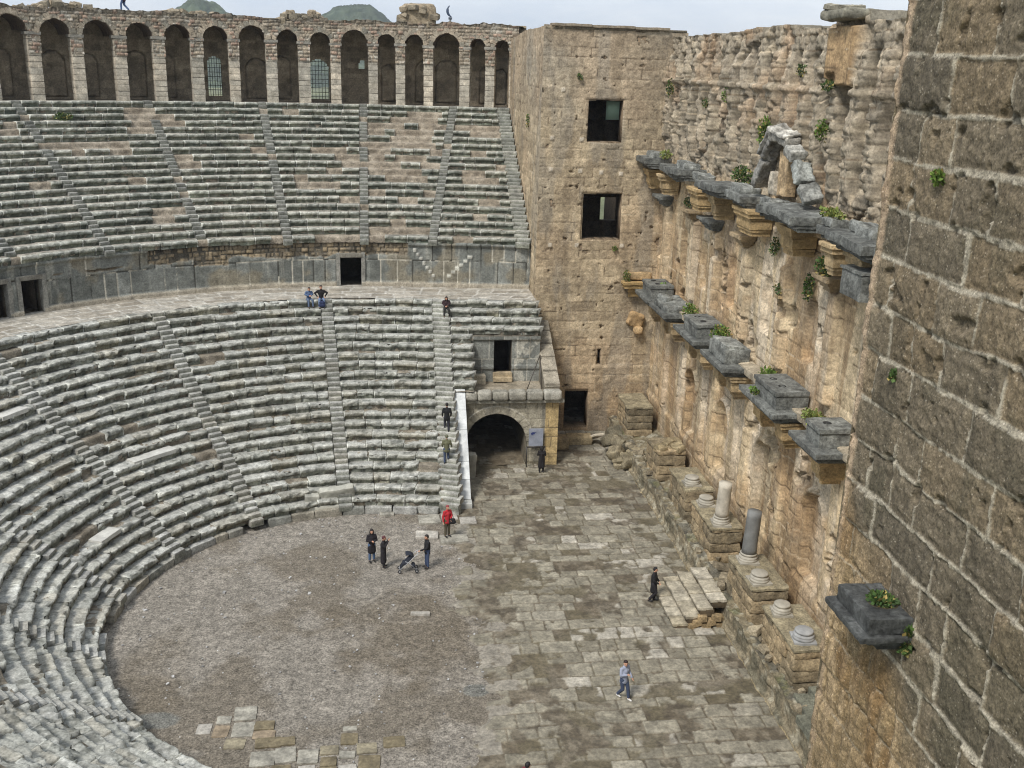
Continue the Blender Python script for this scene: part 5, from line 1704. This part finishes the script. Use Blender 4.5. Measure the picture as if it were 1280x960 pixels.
G1, G2, G3 = lin(92, 116, 54), lin(70, 92, 50), lin(116, 128, 70)
def plants():
    T = [('bright green bush on the pale ledge behind the farthest lower cornice block', (17.0, 60.6, 10.95), (.9, 1.2, .7), 330, G1),
         ('bright green bush on the ledge between the second and third lower blocks from the tower', (17.0, 54.9, 10.95), (.9, 1.1, .8), 330, G1),
         ('largest bright green bush on the ledge, between the third and fourth lower blocks', (17.0, 49.3, 11.0), (1.0, 1.3, 1.0), 520, G1),
         ('low green tuft on the ledge beside the bulky grey double block', (17.1, 47.6, 10.75), (.6, 1.0, .5), 220, G2),
         ('green tuft on the ledge behind the long dark block with dowel holes', (17.1, 42.6, 10.85), (.7, 1.4, .6), 330, G1),
         ('yellowish trailing weeds on the ledge just behind the nearest lower block', (17.0, 37.2, 10.75), (.8, 1.5, .4), 300, G3),
         ('small green weed on top of the dark slab beside the long dark block', (15.95, 41.0, 10.62), (.4, .8, .3), 150, G1),
         ('bright green shrub standing on the upper slabs left of the broken pediment', (17.0, 48.3, 19.2), (.9, 1.3, .9), 420, G2),
         ('tall narrow green plant climbing the wall left of the broken pediment', (17.2, 46.4, 21.4), (.5, .7, 1.5), 300, G1),
         ('upright green plant in the upper wall right of the broken pediment', (17.2, 40.0, 21.8), (.5, .7, .9), 260, G1),
         ('small green plant on the upper slabs next to the far tower', (17.0, 62.4, 19.0), (.7, .9, .6), 240, G3),
         ('round green bush on the worn console nearest the camera', (17.0, 37.7, 16.8), (.7, 1.1, .8), 380, G2),
         ('green tuft on the tiny console high in the middle storey', (17.25, 42.7, 14.8), (.5, .6, .5), 180, G2),
         ('hanging green weed on the bare middle storey below the orange brackets', (17.35, 39.9, 15.5), (.3, .6, 1.2), 220, G2),
         ('small dark weed under the upper slabs beside an ochre bracket', (17.3, 44.0, 16.5), (.35, .6, .9), 180, G2),
         ('green tuft tucked under the second ochre bracket from the tower', (17.0, 56.8, 16.8), (.5, .9, .5), 180, G2),
         ('small weed high on the ribbed wall close to the far tower', (17.3, 56.0, 22.3), (.4, .6, .6), 130, G2),
         ('dark weed in the corner between the far tower and the ribbed wall', (17.3, 63.6, 22.9), (.4, .7, 1.1), 200, G2),
         ('green weed halfway up the ribbed wall, right of the corner weed', (17.3, 52.6, 22.8), (.4, .6, .8), 150, G1),
         ('weed near the top of the ribbed wall, left of the ochre stub', (17.3, 43.0, 24.1), (.4, .6, .5), 120, G2),
         ('small weed on the ochre stub at the top of the stage wall', (17.1, 39.7, 23.55), (.4, .7, .4), 140, G2),
         ('yellow green weeds along the top of the nearest upper slabs', (16.7, 37.0, 18.95), (.6, 1.8, .3), 240, G3),
         ('green tuft on the tower corner ledge where it meets the lower cornice', (15.5, 64.5, 10.95), (.5, .5, .8), 170, G1),
         ('tiny green weed on the tower face below the lower window', (14.7, 64.9, 12.7), (.4, .25, .3), 90, G1),
         ('small dark weed on the tower face left of the upper window', (11.9, 64.9, 23.4), (.35, .25, .4), 90, G2),
         ('green weed hanging on the edge of the far tower beside the seats', (9.5, 70.5, 20.4), (.25, .6, 1.0), 150, G2),
         ('small bright weed in a mortar joint of the near tower', (9.45, 16.85, 22.35), (.16, .28, .22), 130, G1),
         ('tiny weed low in a mortar joint of the near tower', (9.45, 17.4, 18.6), (.12, .16, .18), 90, G2),
         ('moss and weeds growing in the round hollow of the near dark console', (9.22, 16.2, 14.53), (.5, .5, .14), 420, G2),
         ('strip of moss hanging under the near end of the dark console', (9.46, 15.55, 14.05), (.14, .2, .62), 260, G2),
         ('green weeds spreading on the stage floor behind the dark grey column', (16.7, 41.8, 1.6), (.9, 1.6, .3), 260, G3),
         ('dark green tuft in a broken gap at the left of the upper seating', (*pol(RU0 + TU * 16.4, -31.6), 19.75), (1.3, .8, .5), 320, G2)]
    for (lab, c, s, n, col) in T:
        leaf_tuft('weed_tuft', lab, c, s, n, col)
plants()

# ---- people
def cmat(name, rgb, rough=.9):
    if name in bpy.data.materials:
        return bpy.data.materials[name]
    m = bpy.data.materials.new(name)
    m.use_nodes = True
    N, L = m.node_tree.nodes, m.node_tree.links
    b = N['Principled BSDF']
    b.inputs['Roughness'].default_value = rough
    n = N.new('ShaderNodeTexNoise')
    n.inputs['Scale'].default_value = 9
    r = N.new('ShaderNodeValToRGB')
    c = lin(*rgb)
    r.color_ramp.elements[0].color = (*(c * .7), 1)
    r.color_ramp.elements[1].color = (*np.minimum(c * 1.3, .9), 1)
    g = N.new('ShaderNodeNewGeometry')
    L.new(g.outputs['Position'], n.inputs['Vector'])
    L.new(n.outputs['Fac'], r.inputs['Fac'])
    L.new(r.outputs['Color'], b.inputs['Base Color'])
    return m

def capsule(mb, p0, r0, p1, r1, k=12):
    p0, p1 = np.array(p0, float), np.array(p1, float)
    d = p1 - p0
    L = np.linalg.norm(d)
    d = d / L if L > 1e-6 else np.array([0, 0, 1.0])
    rings, rad = [], []
    for t in np.linspace(-np.pi / 2, 0, 5)[1:]:
        rings.append(p0 + d * r0 * math.sin(t)); rad.append(r0 * math.cos(t))
    for t in np.linspace(0, np.pi / 2, 5)[:-1]:
        rings.append(p1 + d * r1 * math.sin(t)); rad.append(r1 * math.cos(t))
    a = np.cross(d, [.31, .2, .93] if abs(d[2]) < .9 else [1, 0, 0])
    a /= np.linalg.norm(a)
    b = np.cross(d, a)
    V = [q + rr * (math.cos(2 * math.pi * j / k) * a + math.sin(2 * math.pi * j / k) * b) for q, rr in zip(rings, rad) for j in range(k)]
    n = len(rings)
    F = [(i * k + j, i * k + (j + 1) % k, (i + 1) * k + (j + 1) % k, (i + 1) * k + j) for i in range(n - 1) for j in range(k)]
    V += [p0 - d * r0, p1 + d * r1]
    F += [(n * k, (j + 1) % k, j, j) for j in range(k)]
    F += [(n * k + 1, (n - 1) * k + j, (n - 1) * k + (j + 1) % k, (n - 1) * k + (j + 1) % k) for j in range(k)]
    mb.add(np.array(V), np.array(F), (1, 1, 1))

def remeshed(mb, name, mat, parent, vox):
    o = mb.build(name, mat, parent, smooth=True)
    r = o.modifiers.new('remesh', 'REMESH')
    r.mode = 'VOXEL'
    r.voxel_size = vox
    r.use_smooth_shade = True
    s = o.modifiers.new('smooth', 'SMOOTH')
    s.factor = .5
    s.iterations = 4
    return o

STAND = dict(hip=.93, lean=0.0, legs=[((-.10, .01, .50), (-.11, -.01, .09)), ((.10, .02, .50), (.12, .02, .09))],
             arms=[((-.25, -.02, 1.14), (-.26, .08, .90)), ((.25, -.02, 1.14), (.26, .08, .90))])
def pose(**k):
    d = dict(STAND)
    d.update(k)
    return d

def person(label, pos, face, P, H=1.72, jacket=(30, 28, 30), trousers=(50, 60, 84), hair=(34, 26, 20), shoes=(30, 28, 28), coat=0.0, hat=None, long_hair=False, head=(0, 0), group='visitors in the theatre'):
    T = thing('person', label, 'person', pos, group)
    s = H / 1.72
    cz, sz = math.cos(face), math.sin(face)
    def W(p):
        x, y, z = p[0] * s, p[1] * s, p[2] * s
        return np.array([pos[0] + x * cz + y * sz, pos[1] - x * sz + y * cz, pos[2] + z])
    hip, lean = P['hip'], P['lean']
    pel = np.array([0, P.get('pely', 0.0), hip])
    up = np.array([0, math.sin(lean), math.cos(lean)])
    chest = pel + up * .34
    sh = pel + up * .50
    nk = pel + up * .57
    hc = pel + up * .70 + np.array([0, .03 + head[0] * .05, -abs(head[0]) * .02])
    hf = np.array([math.sin(head[1]), math.cos(head[1]), -.25 * head[0]])
    hr = np.array([math.cos(head[1]), -math.sin(head[1]), 0])
    def cap(m, a, ra, b, rb, k=12):
        capsule(m, W(a), ra * s, W(b), rb * s, k)
    shL, shR = sh + [-.175, 0, -.03], sh + [.175, 0, -.03]
    hipL, hipR = pel + [-.095, 0, -.03], pel + [.095, 0, -.03]
    limbs = list(zip((hipL, hipR), P['legs']))
    arms = list(zip((shL, shR), P['arms'], (-1, 1)))
    # body
    m = MB()
    cap(m, pel + [-.05, 0, 0], .105, pel + [.05, 0, 0], .105)
    cap(m, pel, .11, chest, .12)
    cap(m, chest + [-.07, 0, 0], .10, chest + [.07, 0, 0], .10)
    cap(m, chest, .11, sh - up * .05, .09)
    cap(m, shL, .06, shR, .06)
    cap(m, sh, .058, nk + up * .04, .05)
    cap(m, hc - up * .035 + hf * .012, .072, hc + up * .04, .088)
    cap(m, hc - up * .07 + hf * .04, .042, hc - up * .05 + hf * .02, .05)
    cap(m, hc + hf * .09 + up * .02, .010, hc + hf * .112 - up * .02, .016, 8)
    for q in (-1, 1):
        cap(m, hc + hr * q * .082 + up * .02, .016, hc + hr * q * .086 - up * .015, .012, 8)
    for (h, (kn, an)) in limbs:
        kn, an = np.array(kn), np.array(an)
        cap(m, h, .082, kn, .056)
        cap(m, kn, .054, an, .037)
        cap(m, an - [0, 0, .03], .036, an + [0, .15, -.055], .028)
    for (a, (el, ha), q) in arms:
        el, ha = np.array(el, float), np.array(ha, float)
        cap(m, a, .052, el, .041)
        d = ha - el
        d /= np.linalg.norm(d)
        cap(m, el, .039, ha, .027)
        side = np.cross(d, [0, 1.0, .2])
        side /= np.linalg.norm(side) + 1e-9
        pal = np.cross(side, d)
        cap(m, ha + d * .02, .028, ha + d * .07, .026, 10)
        for f_, (o_, L) in enumerate(zip((-.026, -.009, .009, .026), (.055, .066, .06, .046))):
            b0 = ha + d * .085 + side * o_
            b1 = b0 + d * L * .5 + pal * .008
            b2 = b1 + d * L * .4 + pal * .022
            cap(m, b0, .0098, b1, .0092, 7)
            cap(m, b1, .0092, b2, .0082, 7)
        tb = ha + d * .03 - side * .026
        cap(m, tb, .011, tb + d * .04 - side * .022 + pal * .012, .0095, 7)
    remeshed(m, 'body', cmat('skin_tone', (196, 150, 124), .55), T, .011 * s)
    # trousers
    m = MB()
    cap(m, pel + [-.06, 0, -.01], .125, pel + [.06, 0, -.01], .125)
    for (h, (kn, an)) in limbs:
        kn, an = np.array(kn), np.array(an)
        cap(m, h, .105, kn, .078)
        cap(m, kn, .076, an + (kn - an) * .08, .064)
    remeshed(m, 'trousers', cmat('cloth_%d_%d_%d' % trousers, trousers), T, .016)
    # jacket
    m = MB()
    lo = pel - up * (.10)
    cap(m, lo + [-.06, 0, 0], .135, lo + [.06, 0, 0], .135)
    cap(m, lo, .15, chest, .155)
    cap(m, chest + [-.085, 0, 0], .13, chest + [.085, 0, 0], .13)
    cap(m, chest, .14, sh - up * .06, .10)
    cap(m, shL, .078, shR, .078)
    cap(m, sh - up * .02, .085, nk - up * .015, .068)
    if coat:
        lo2 = lo + np.array([0, P.get('coaty', 0), -coat])
        cap(m, lo + [-.06, 0, 0], .14, lo2 + [-.06, 0, 0], .155)
        cap(m, lo + [.06, 0, 0], .14, lo2 + [.06, 0, 0], .155)
    for (a, (el, ha), q) in arms:
        el, ha = np.array(el, float), np.array(ha, float)
        cap(m, a, .076, el, .06)
        cap(m, el, .058, ha - (ha - el) * .03, .045)
    remeshed(m, 'jacket', cmat('cloth_%d_%d_%d' % jacket, jacket), T, .016)
    # shoes
    for (h, (kn, an)) in limbs:
        m = MB()
        an = np.array(an)
        cap(m, an - [0, .02, .045], .046, an + [0, .16, -.052], .036)
        remeshed(m, 'shoe', cmat('cloth_%d_%d_%d' % shoes, shoes, .6), T, .012)
    # hair or hat, and the face
    m = MB()
    hh = hat or hair
    cap(m, hc + up * .045 - hf * .018, .098, hc + up * .062 - hf * .004, .088)
    cap(m, hc - hf * .045 + up * .01, .078, hc - hf * .03 + up * .05, .088)
    if long_hair:
        cap(m, hc - hf * .05, .085, hc - hf * .06 - up * .16, .07)
        for q in (-1, 1):
            cap(m, hc + hr * q * .075 + up * .03, .04, hc + hr * q * .08 - up * .12, .035)
    remeshed(m, 'hat' if hat else 'hair', cmat('hair_%d_%d_%d' % hh, hh, .7), T, .014)
    for q in (-1, 1):
        m = MB()
        cap(m, hc + hf * .083 + hr * q * .034 + up * .022, .010, hc + hf * .084 + hr * q * .034 + up * .022, .010, 8)
        m.build('eye', cmat('eye_dark', (28, 22, 20), .3), T, smooth=True)
    m = MB()
    cap(m, hc + hf * .082 - hr * .022 - up * .045, .007, hc + hf * .082 + hr * .022 - up * .045, .007, 8)
    m.build('mouth', cmat('lips', (150, 84, 76), .5), T, smooth=True)
    return T, W

def people():
    D = R
    away, toward = D(0), D(180)
    A_crossed = [((-.24, .04, 1.16), (-.06, .22, 1.16)), ((.24, .04, 1.16), (.06, .24, 1.2))]
    A_cam = [((-.22, .10, 1.22), (-.06, .26, 1.50)), ((.22, .10, 1.22), (.07, .26, 1.50))]
    A_push = [((-.24, .10, 1.16), (-.20, .38, 1.02)), ((.24, .02, 1.14), (.24, .12, .92))]
    walkL = [((-.10, .16, .52), (-.11, .14, .10)), ((.10, .02, .50), (.11, -.26, .16))]
    sit = dict(hip=.52, pely=0, legs=[((-.14, .42, .50), (-.15, .50, .08)), ((.14, .42, .50), (.15, .50, .08))])
    person('person in a long dark coat and blue jeans facing the companion who holds a camera', (-.96, 46.6, .02), D(165), pose(arms=A_crossed), 1.74, (30, 26, 30), (72, 94, 124), (30, 24, 22), coat=.26, long_hair=True)
    person('person in a long black coat and reddish hat lifting a camera to the face', (-.38, 45.95, .02), D(95), pose(arms=A_cam), 1.66, (32, 28, 32), (30, 28, 32), (40, 26, 24), hat=(84, 40, 44), coat=.5, head=(.3, 0))
    person('man in a black jacket and jeans reaching for the handle of the stroller', (1.78, 45.75, .02), D(-105), pose(arms=A_push[::-1] and [((-.24, .08, 1.16), (-.20, .40, 1.06)), ((.25, 0, 1.14), (.26, .05, .9))]), 1.76, (26, 26, 28), (62, 76, 104), (28, 24, 22), head=(.2, 0))
    person('person in a red jacket and olive trousers standing below the restored stairs', (2.95, 49.0, .12), D(150), pose(arms=[((-.24, .06, 1.16), (-.10, .22, 1.02)), ((.25, -.02, 1.14), (.27, .06, .9))]), 1.75, (176, 40, 48), (78, 72, 54), (80, 60, 48), hat=(140, 62, 64))
    r6, r3 = ZL0 + HL * 6, ZL0 + HL * 3
    person('man in a black jacket climbing the restored stairs, the higher of the two', (3.3, row_y(RL0 + TL * 6 + .28, 3.3), r6 + .0), away, pose(legs=[((-.10, .16, .58), (-.11, .12, .30)), ((.10, .02, .50), (.11, -.02, .09))], arms=[((-.25, .0, 1.15), (-.24, .14, .94)), ((.25, .0, 1.15), (.24, .14, .94))]), 1.74, (24, 24, 26), (44, 44, 52), (26, 22, 20))
    person('person in an olive jacket and jeans climbing the restored stairs, the lower of the two', (3.2, row_y(RL0 + TL * 3 + .28, 3.2), r3 + .0), away, pose(legs=[((-.10, .04, .50), (-.11, 0, .09)), ((.10, .16, .58), (.11, .12, .30))], arms=[((-.25, .02, 1.15), (-.22, .18, 1.0)), ((.27, .02, 1.15), (.30, .16, 1.0))]), 1.72, (98, 98, 74), (62, 74, 98), (60, 48, 40), hat=(92, 92, 72))
    person('person in a long black coat reading the blue panel by the gateway', (9.22, 57.55, .1), D(4), pose(arms=A_crossed), 1.68, (28, 24, 24), (30, 28, 28), (26, 22, 22), coat=.42, long_hair=True)
    person('person in a black coat walking down beside the stage steps', (12.22, 41.6, .07), D(115), pose(legs=[((-.10, .10, .52), (-.11, .02, .10)), ((.10, .14, .52), (.11, -.16, .12))], arms=[((-.24, .04, 1.15), (-.14, .2, 1.0)), ((.24, .04, 1.15), (.14, .22, 1.02))]), 1.74, (22, 20, 22), (34, 32, 36), (26, 22, 22), coat=.24, hat=(22, 20, 22))
    person('person in a pale denim jacket and dark jeans walking across the wet paving', (9.1, 34.1, .06), D(150), pose(legs=[((-.10, .15, .52), (-.11, .20, .11)), ((.10, .06, .50), (.10, -.22, .15))], arms=[((-.26, .0, 1.16), (-.24, .18, .98)), ((.24, .06, 1.18), (.08, .22, 1.22))]), 1.72, (150, 156, 172), (56, 66, 88), (40, 26, 24), shoes=(206, 204, 200), head=(.2, .4))
    zr = ZL0 + HL * 20
    x, y = pol(RL0 + TL * 20 + .18, -8.0)
    person('man in a black jumper and jeans sitting on the top row with hands on hips', (x + .1, y, zr - .43), D(172), pose(**sit, arms=[((-.38, -.02, .86), (-.24, .10, .66)), ((.38, -.02, .86), (.24, .10, .66))]), 1.76, (22, 20, 22), (104, 122, 150), (40, 30, 26), group='visitors in the theatre')
    person('person in a blue jacket sitting on the top row beside the man in black', (x - .68, y + .02, zr - .43), D(160), pose(**sit, lean=.12, arms=[((-.26, .08, .84), (-.08, .26, .80)), ((.26, .08, .84), (.06, .28, .78))]), 1.64, (74, 92, 122), (84, 98, 120), (30, 26, 24), head=(.6, .2))
    z18 = ZL0 + HL * 19
    x, y = 3.65, row_y(RL0 + TL * 19 + .2, 3.65)
    person('person in a dark brown coat sitting alone at the top of the restored stairs', (x, y, z18 - .43), D(180), pose(**sit, lean=.15, arms=[((-.25, .08, .84), (-.06, .26, .72)), ((.25, .08, .84), (.08, .28, .70))]), 1.66, (50, 32, 36), (40, 38, 36), (40, 28, 26), long_hair=True, head=(.8, 0))
    xa, ya = pol(42.35 + .9, -24.0)
    person('person in blue jeans walking along the top of the arcade, cut off by the frame', (xa, ya, 26.88), D(-80), pose(legs=[((-.10, .18, .52), (-.11, .18, .10)), ((.10, .04, .50), (.11, -.28, .16))]), 1.74, (64, 44, 62), (82, 100, 134), (40, 30, 26))
    person('person in a maroon jacket walking at the very bottom edge of the picture', (4.45, 28.3, .08), D(60), pose(legs=[((-.10, .15, .52), (-.11, .18, .11)), ((.10, .06, .50), (.10, -.2, .13))]), 1.7, (112, 40, 50), (50, 54, 66), (24, 20, 20))
people()

# ---- stroller
def stroller():
    x, y = .80, 45.45
    T = thing('stroller', 'dark folding stroller with a pale frame, beside the man in black', 'stroller', (x, y, .02))
    a = D0 = R(-92)
    ca, sa = math.cos(a), math.sin(a)
    def W(p):      # forward = +Y local
        return np.array([x + p[0] * ca + p[1] * sa, y - p[0] * sa + p[1] * ca, .02 + p[2]])
    al, bl = lin(196, 198, 200), lin(30, 32, 38)
    m = MB()
    for s in (-.22, .22):
        tube(m, [W((s, -.50, 1.02)), W((s, -.38, .92)), W((s, .38, .16))], .014, al)
        tube(m, [W((s, -.42, .16)), W((s, -.05, .56)), W((s, .12, .62))], .014, al)
    tube(m, [W((-.22, -.50, 1.02)), W((.22, -.50, 1.02))], .016, bl)
    tube(m, [W((-.22, -.42, .16)), W((.22, -.42, .16))], .012, al)
    tube(m, [W((-.22, .38, .16)), W((.22, .38, .16))], .012, al)
    m.build('frame', cmat('pale_metal', (176, 178, 182), .4), T, smooth=True)
    dk = cmat('stroller_cloth', (34, 38, 48))
    m = MB()
    capsule(m, W((-.12, .18, .46)), .09, W((.12, .18, .46)), .09)
    capsule(m, W((-.11, .1, .48)), .09, W((-.11, -.22, .85)), .07)
    capsule(m, W((.11, .1, .48)), .09, W((.11, -.22, .85)), .07)
    capsule(m, W((-.1, .18, .46)), .07, W((-.1, .34, .26)), .05)
    capsule(m, W((.1, .18, .46)), .07, W((.1, .34, .26)), .05)
    remeshed(m, 'seat', dk, T, .02)
    m = MB()
    th = np.linspace(.1, 2.0, 8)
    ph = np.linspace(-1, 1, 9)
    V = [W((.23 * p, -.12 - .30 * math.cos(t) * 1.0 + .1, .72 + .32 * math.sin(t) * (1 - .18 * p * p))) for t in th for p in ph]
    V += [W((.21 * p, -.12 - .27 * math.cos(t) + .1, .72 + .29 * math.sin(t) * (1 - .18 * p * p))) for t in th for p in ph]
    F = np.vstack([gridF(8, 9), gridF(8, 9)[:, ::-1] + 72])
    m.add(V, F, bl)
    m.build('canopy', dk, T, smooth=True)
    m = MB()
    capsule(m, W((-.12, -.28, .32)), .1, W((.12, -.28, .32)), .1)
    remeshed(m, 'basket', dk, T, .02)
    for (wx, wy) in ((-.24, .40), (.24, .40), (-.24, -.44), (.24, -.44)):
        m = MB()
        c = np.array([wx, wy, .09])
        k, V, F = 18, [], []
        for r_, dx in ((.09, -.02), (.09, .02), (.055, .02), (.055, -.02)):
            V += [W(c + [dx, r_ * math.cos(t), r_ * math.sin(t)]) for t in np.linspace(0, 2 * np.pi, k, endpoint=False)]
        for i in range(4):
            for j in range(k):
                F.append((i * k + j, i * k + (j + 1) % k, ((i + 1) % 4) * k + (j + 1) % k, ((i + 1) % 4) * k + j))
        m.add(V, F, bl)
        for t in np.linspace(0, np.pi, 4)[:-1]:
            d = np.array([0, math.cos(t), math.sin(t)]) * .06
            tube(m, [W(c - d), W(c + d)], .008, al, 5)
        m.build('wheel', M_metal, T)
stroller()

# ---- information panel, lamp, bag, backpack
def small_things():
    T = thing('information_panel', 'blue grey information panel on a thin dark stand at the gateway pier', 'sign', (8.9, 58.5, 0))
    m = MB()
    stone(m, (9.0, 58.72, 1.98), (.9, .05, 1.15), (0, 0, 0), .2, 0, .01, lin(146, 150, 160), .2, 1)
    m.build('board', M_smooth, T)
    m = MB()
    for (dx, dz, w_, h_) in ((-.20, .26, .24, .07), (-.12, .32, .26, .04), (-.24, .18, .14, .06)):
        stone(m, (9.0 + dx, 58.69, 1.98 + dz), (w_, .012, h_), (0, .15, 0), .2, 0, .003, lin(44, 56, 110), .1, 1)
    m.build('printed_mark', M_smooth, T)
    m = MB()
    for xx in (8.42, 9.55):
        tube(m, [(xx, 58.5, .05), (xx, 58.5, 1.45)], .035, lin(52, 48, 44))
    tube(m, [(8.42, 58.5, 1.42), (9.55, 58.5, 1.42)], .05, lin(58, 54, 50))
    m.build('stand', M_metal, T)
    a = 8.1
    x, y = pol(42.35 + .35, a)
    T = thing('roof_lamp', 'small dark curved lamp on a short post on top of the arcade', 'lamp', (x, y, 26.9))
    m = MB()
    tube(m, [(x, y, 26.8), (x + .05, y, 27.35)], .07, lin(110, 112, 110))
    stone(m, (x + .02, y, 27.3), (.3, .2, .18), (0, 0, 0), .1, .01, .03, lin(74, 80, 90), .1, 2)
    m.build('post', M_metal, T)
    m = MB()
    n = 12
    P = [(x + .22 - .42 * math.sin(t), y, 27.86 - .45 * math.cos(t)) for t in np.linspace(.25, 2.5, n)]
    tube(m, P, [.03 + .075 * math.sin(math.pi * q / (n - 1)) for q in range(n)], lin(62, 76, 98), 10)
    m.build('lamp_head', M_metal, T, smooth=True)
    def bag(name, label, cat, c, s, col):
        m = MB()
        capsule(m, np.array(c) - [s[0], 0, 0], s[1], np.array(c) + [s[0], 0, 0], s[1])
        capsule(m, np.array(c) - [s[0] * .8, 0, -s[2]], s[1] * .85, np.array(c) + [s[0] * .8, 0, s[2]], s[1] * .85)
        o = remeshed(m, name, cmat('cloth_%d_%d_%d' % col, col), None, .018)
        m2 = MB()
        tube(m2, [np.array(c) + [-.1, 0, s[2]], np.array(c) + [0, 0, s[2] + .32], np.array(c) + [.1, 0, s[2]]], .014, lin(*col))
        m2.build('strap', M_cloth, o)
        tag(o, label, cat)
    bag('shoulder_bag', 'black shoulder bag hanging at the side of the person in red', 'bag', (3.22, 48.86, 1.0), (.08, .11, .12), (26, 24, 26))
    x, y = pol(RL0 + TL * 20 - .30, -8.0)
    bag('backpack', 'dark blue backpack standing between the knees of the man in black', 'bag', (x + .1, y, ZL0 + HL * 19 + .2), (.08, .15, .16), (34, 44, 76))
small_things()

# ---- pale damp air: one closed box round everything
def haze():
    mb = MB()
    mb.add(boxv(-6200, 6200, -6200, 6300, -9, 150), BOXF, (1, 1, 1))
    m = bpy.data.materials.new('haze')
    m.use_nodes = True
    N, L = m.node_tree.nodes, m.node_tree.links
    N.remove(N['Principled BSDF'])
    v = N.new('ShaderNodeVolumePrincipled')
    v.inputs['Color'].default_value = (.86, .92, 1.0, 1)
    v.inputs['Density'].default_value = 0.00019
    v.inputs['Anisotropy'].default_value = 0.2
    L.new(v.outputs['Volume'], N['Material Output'].inputs['Volume'])
    mb.build('haze', m, kind='stuff')
haze()
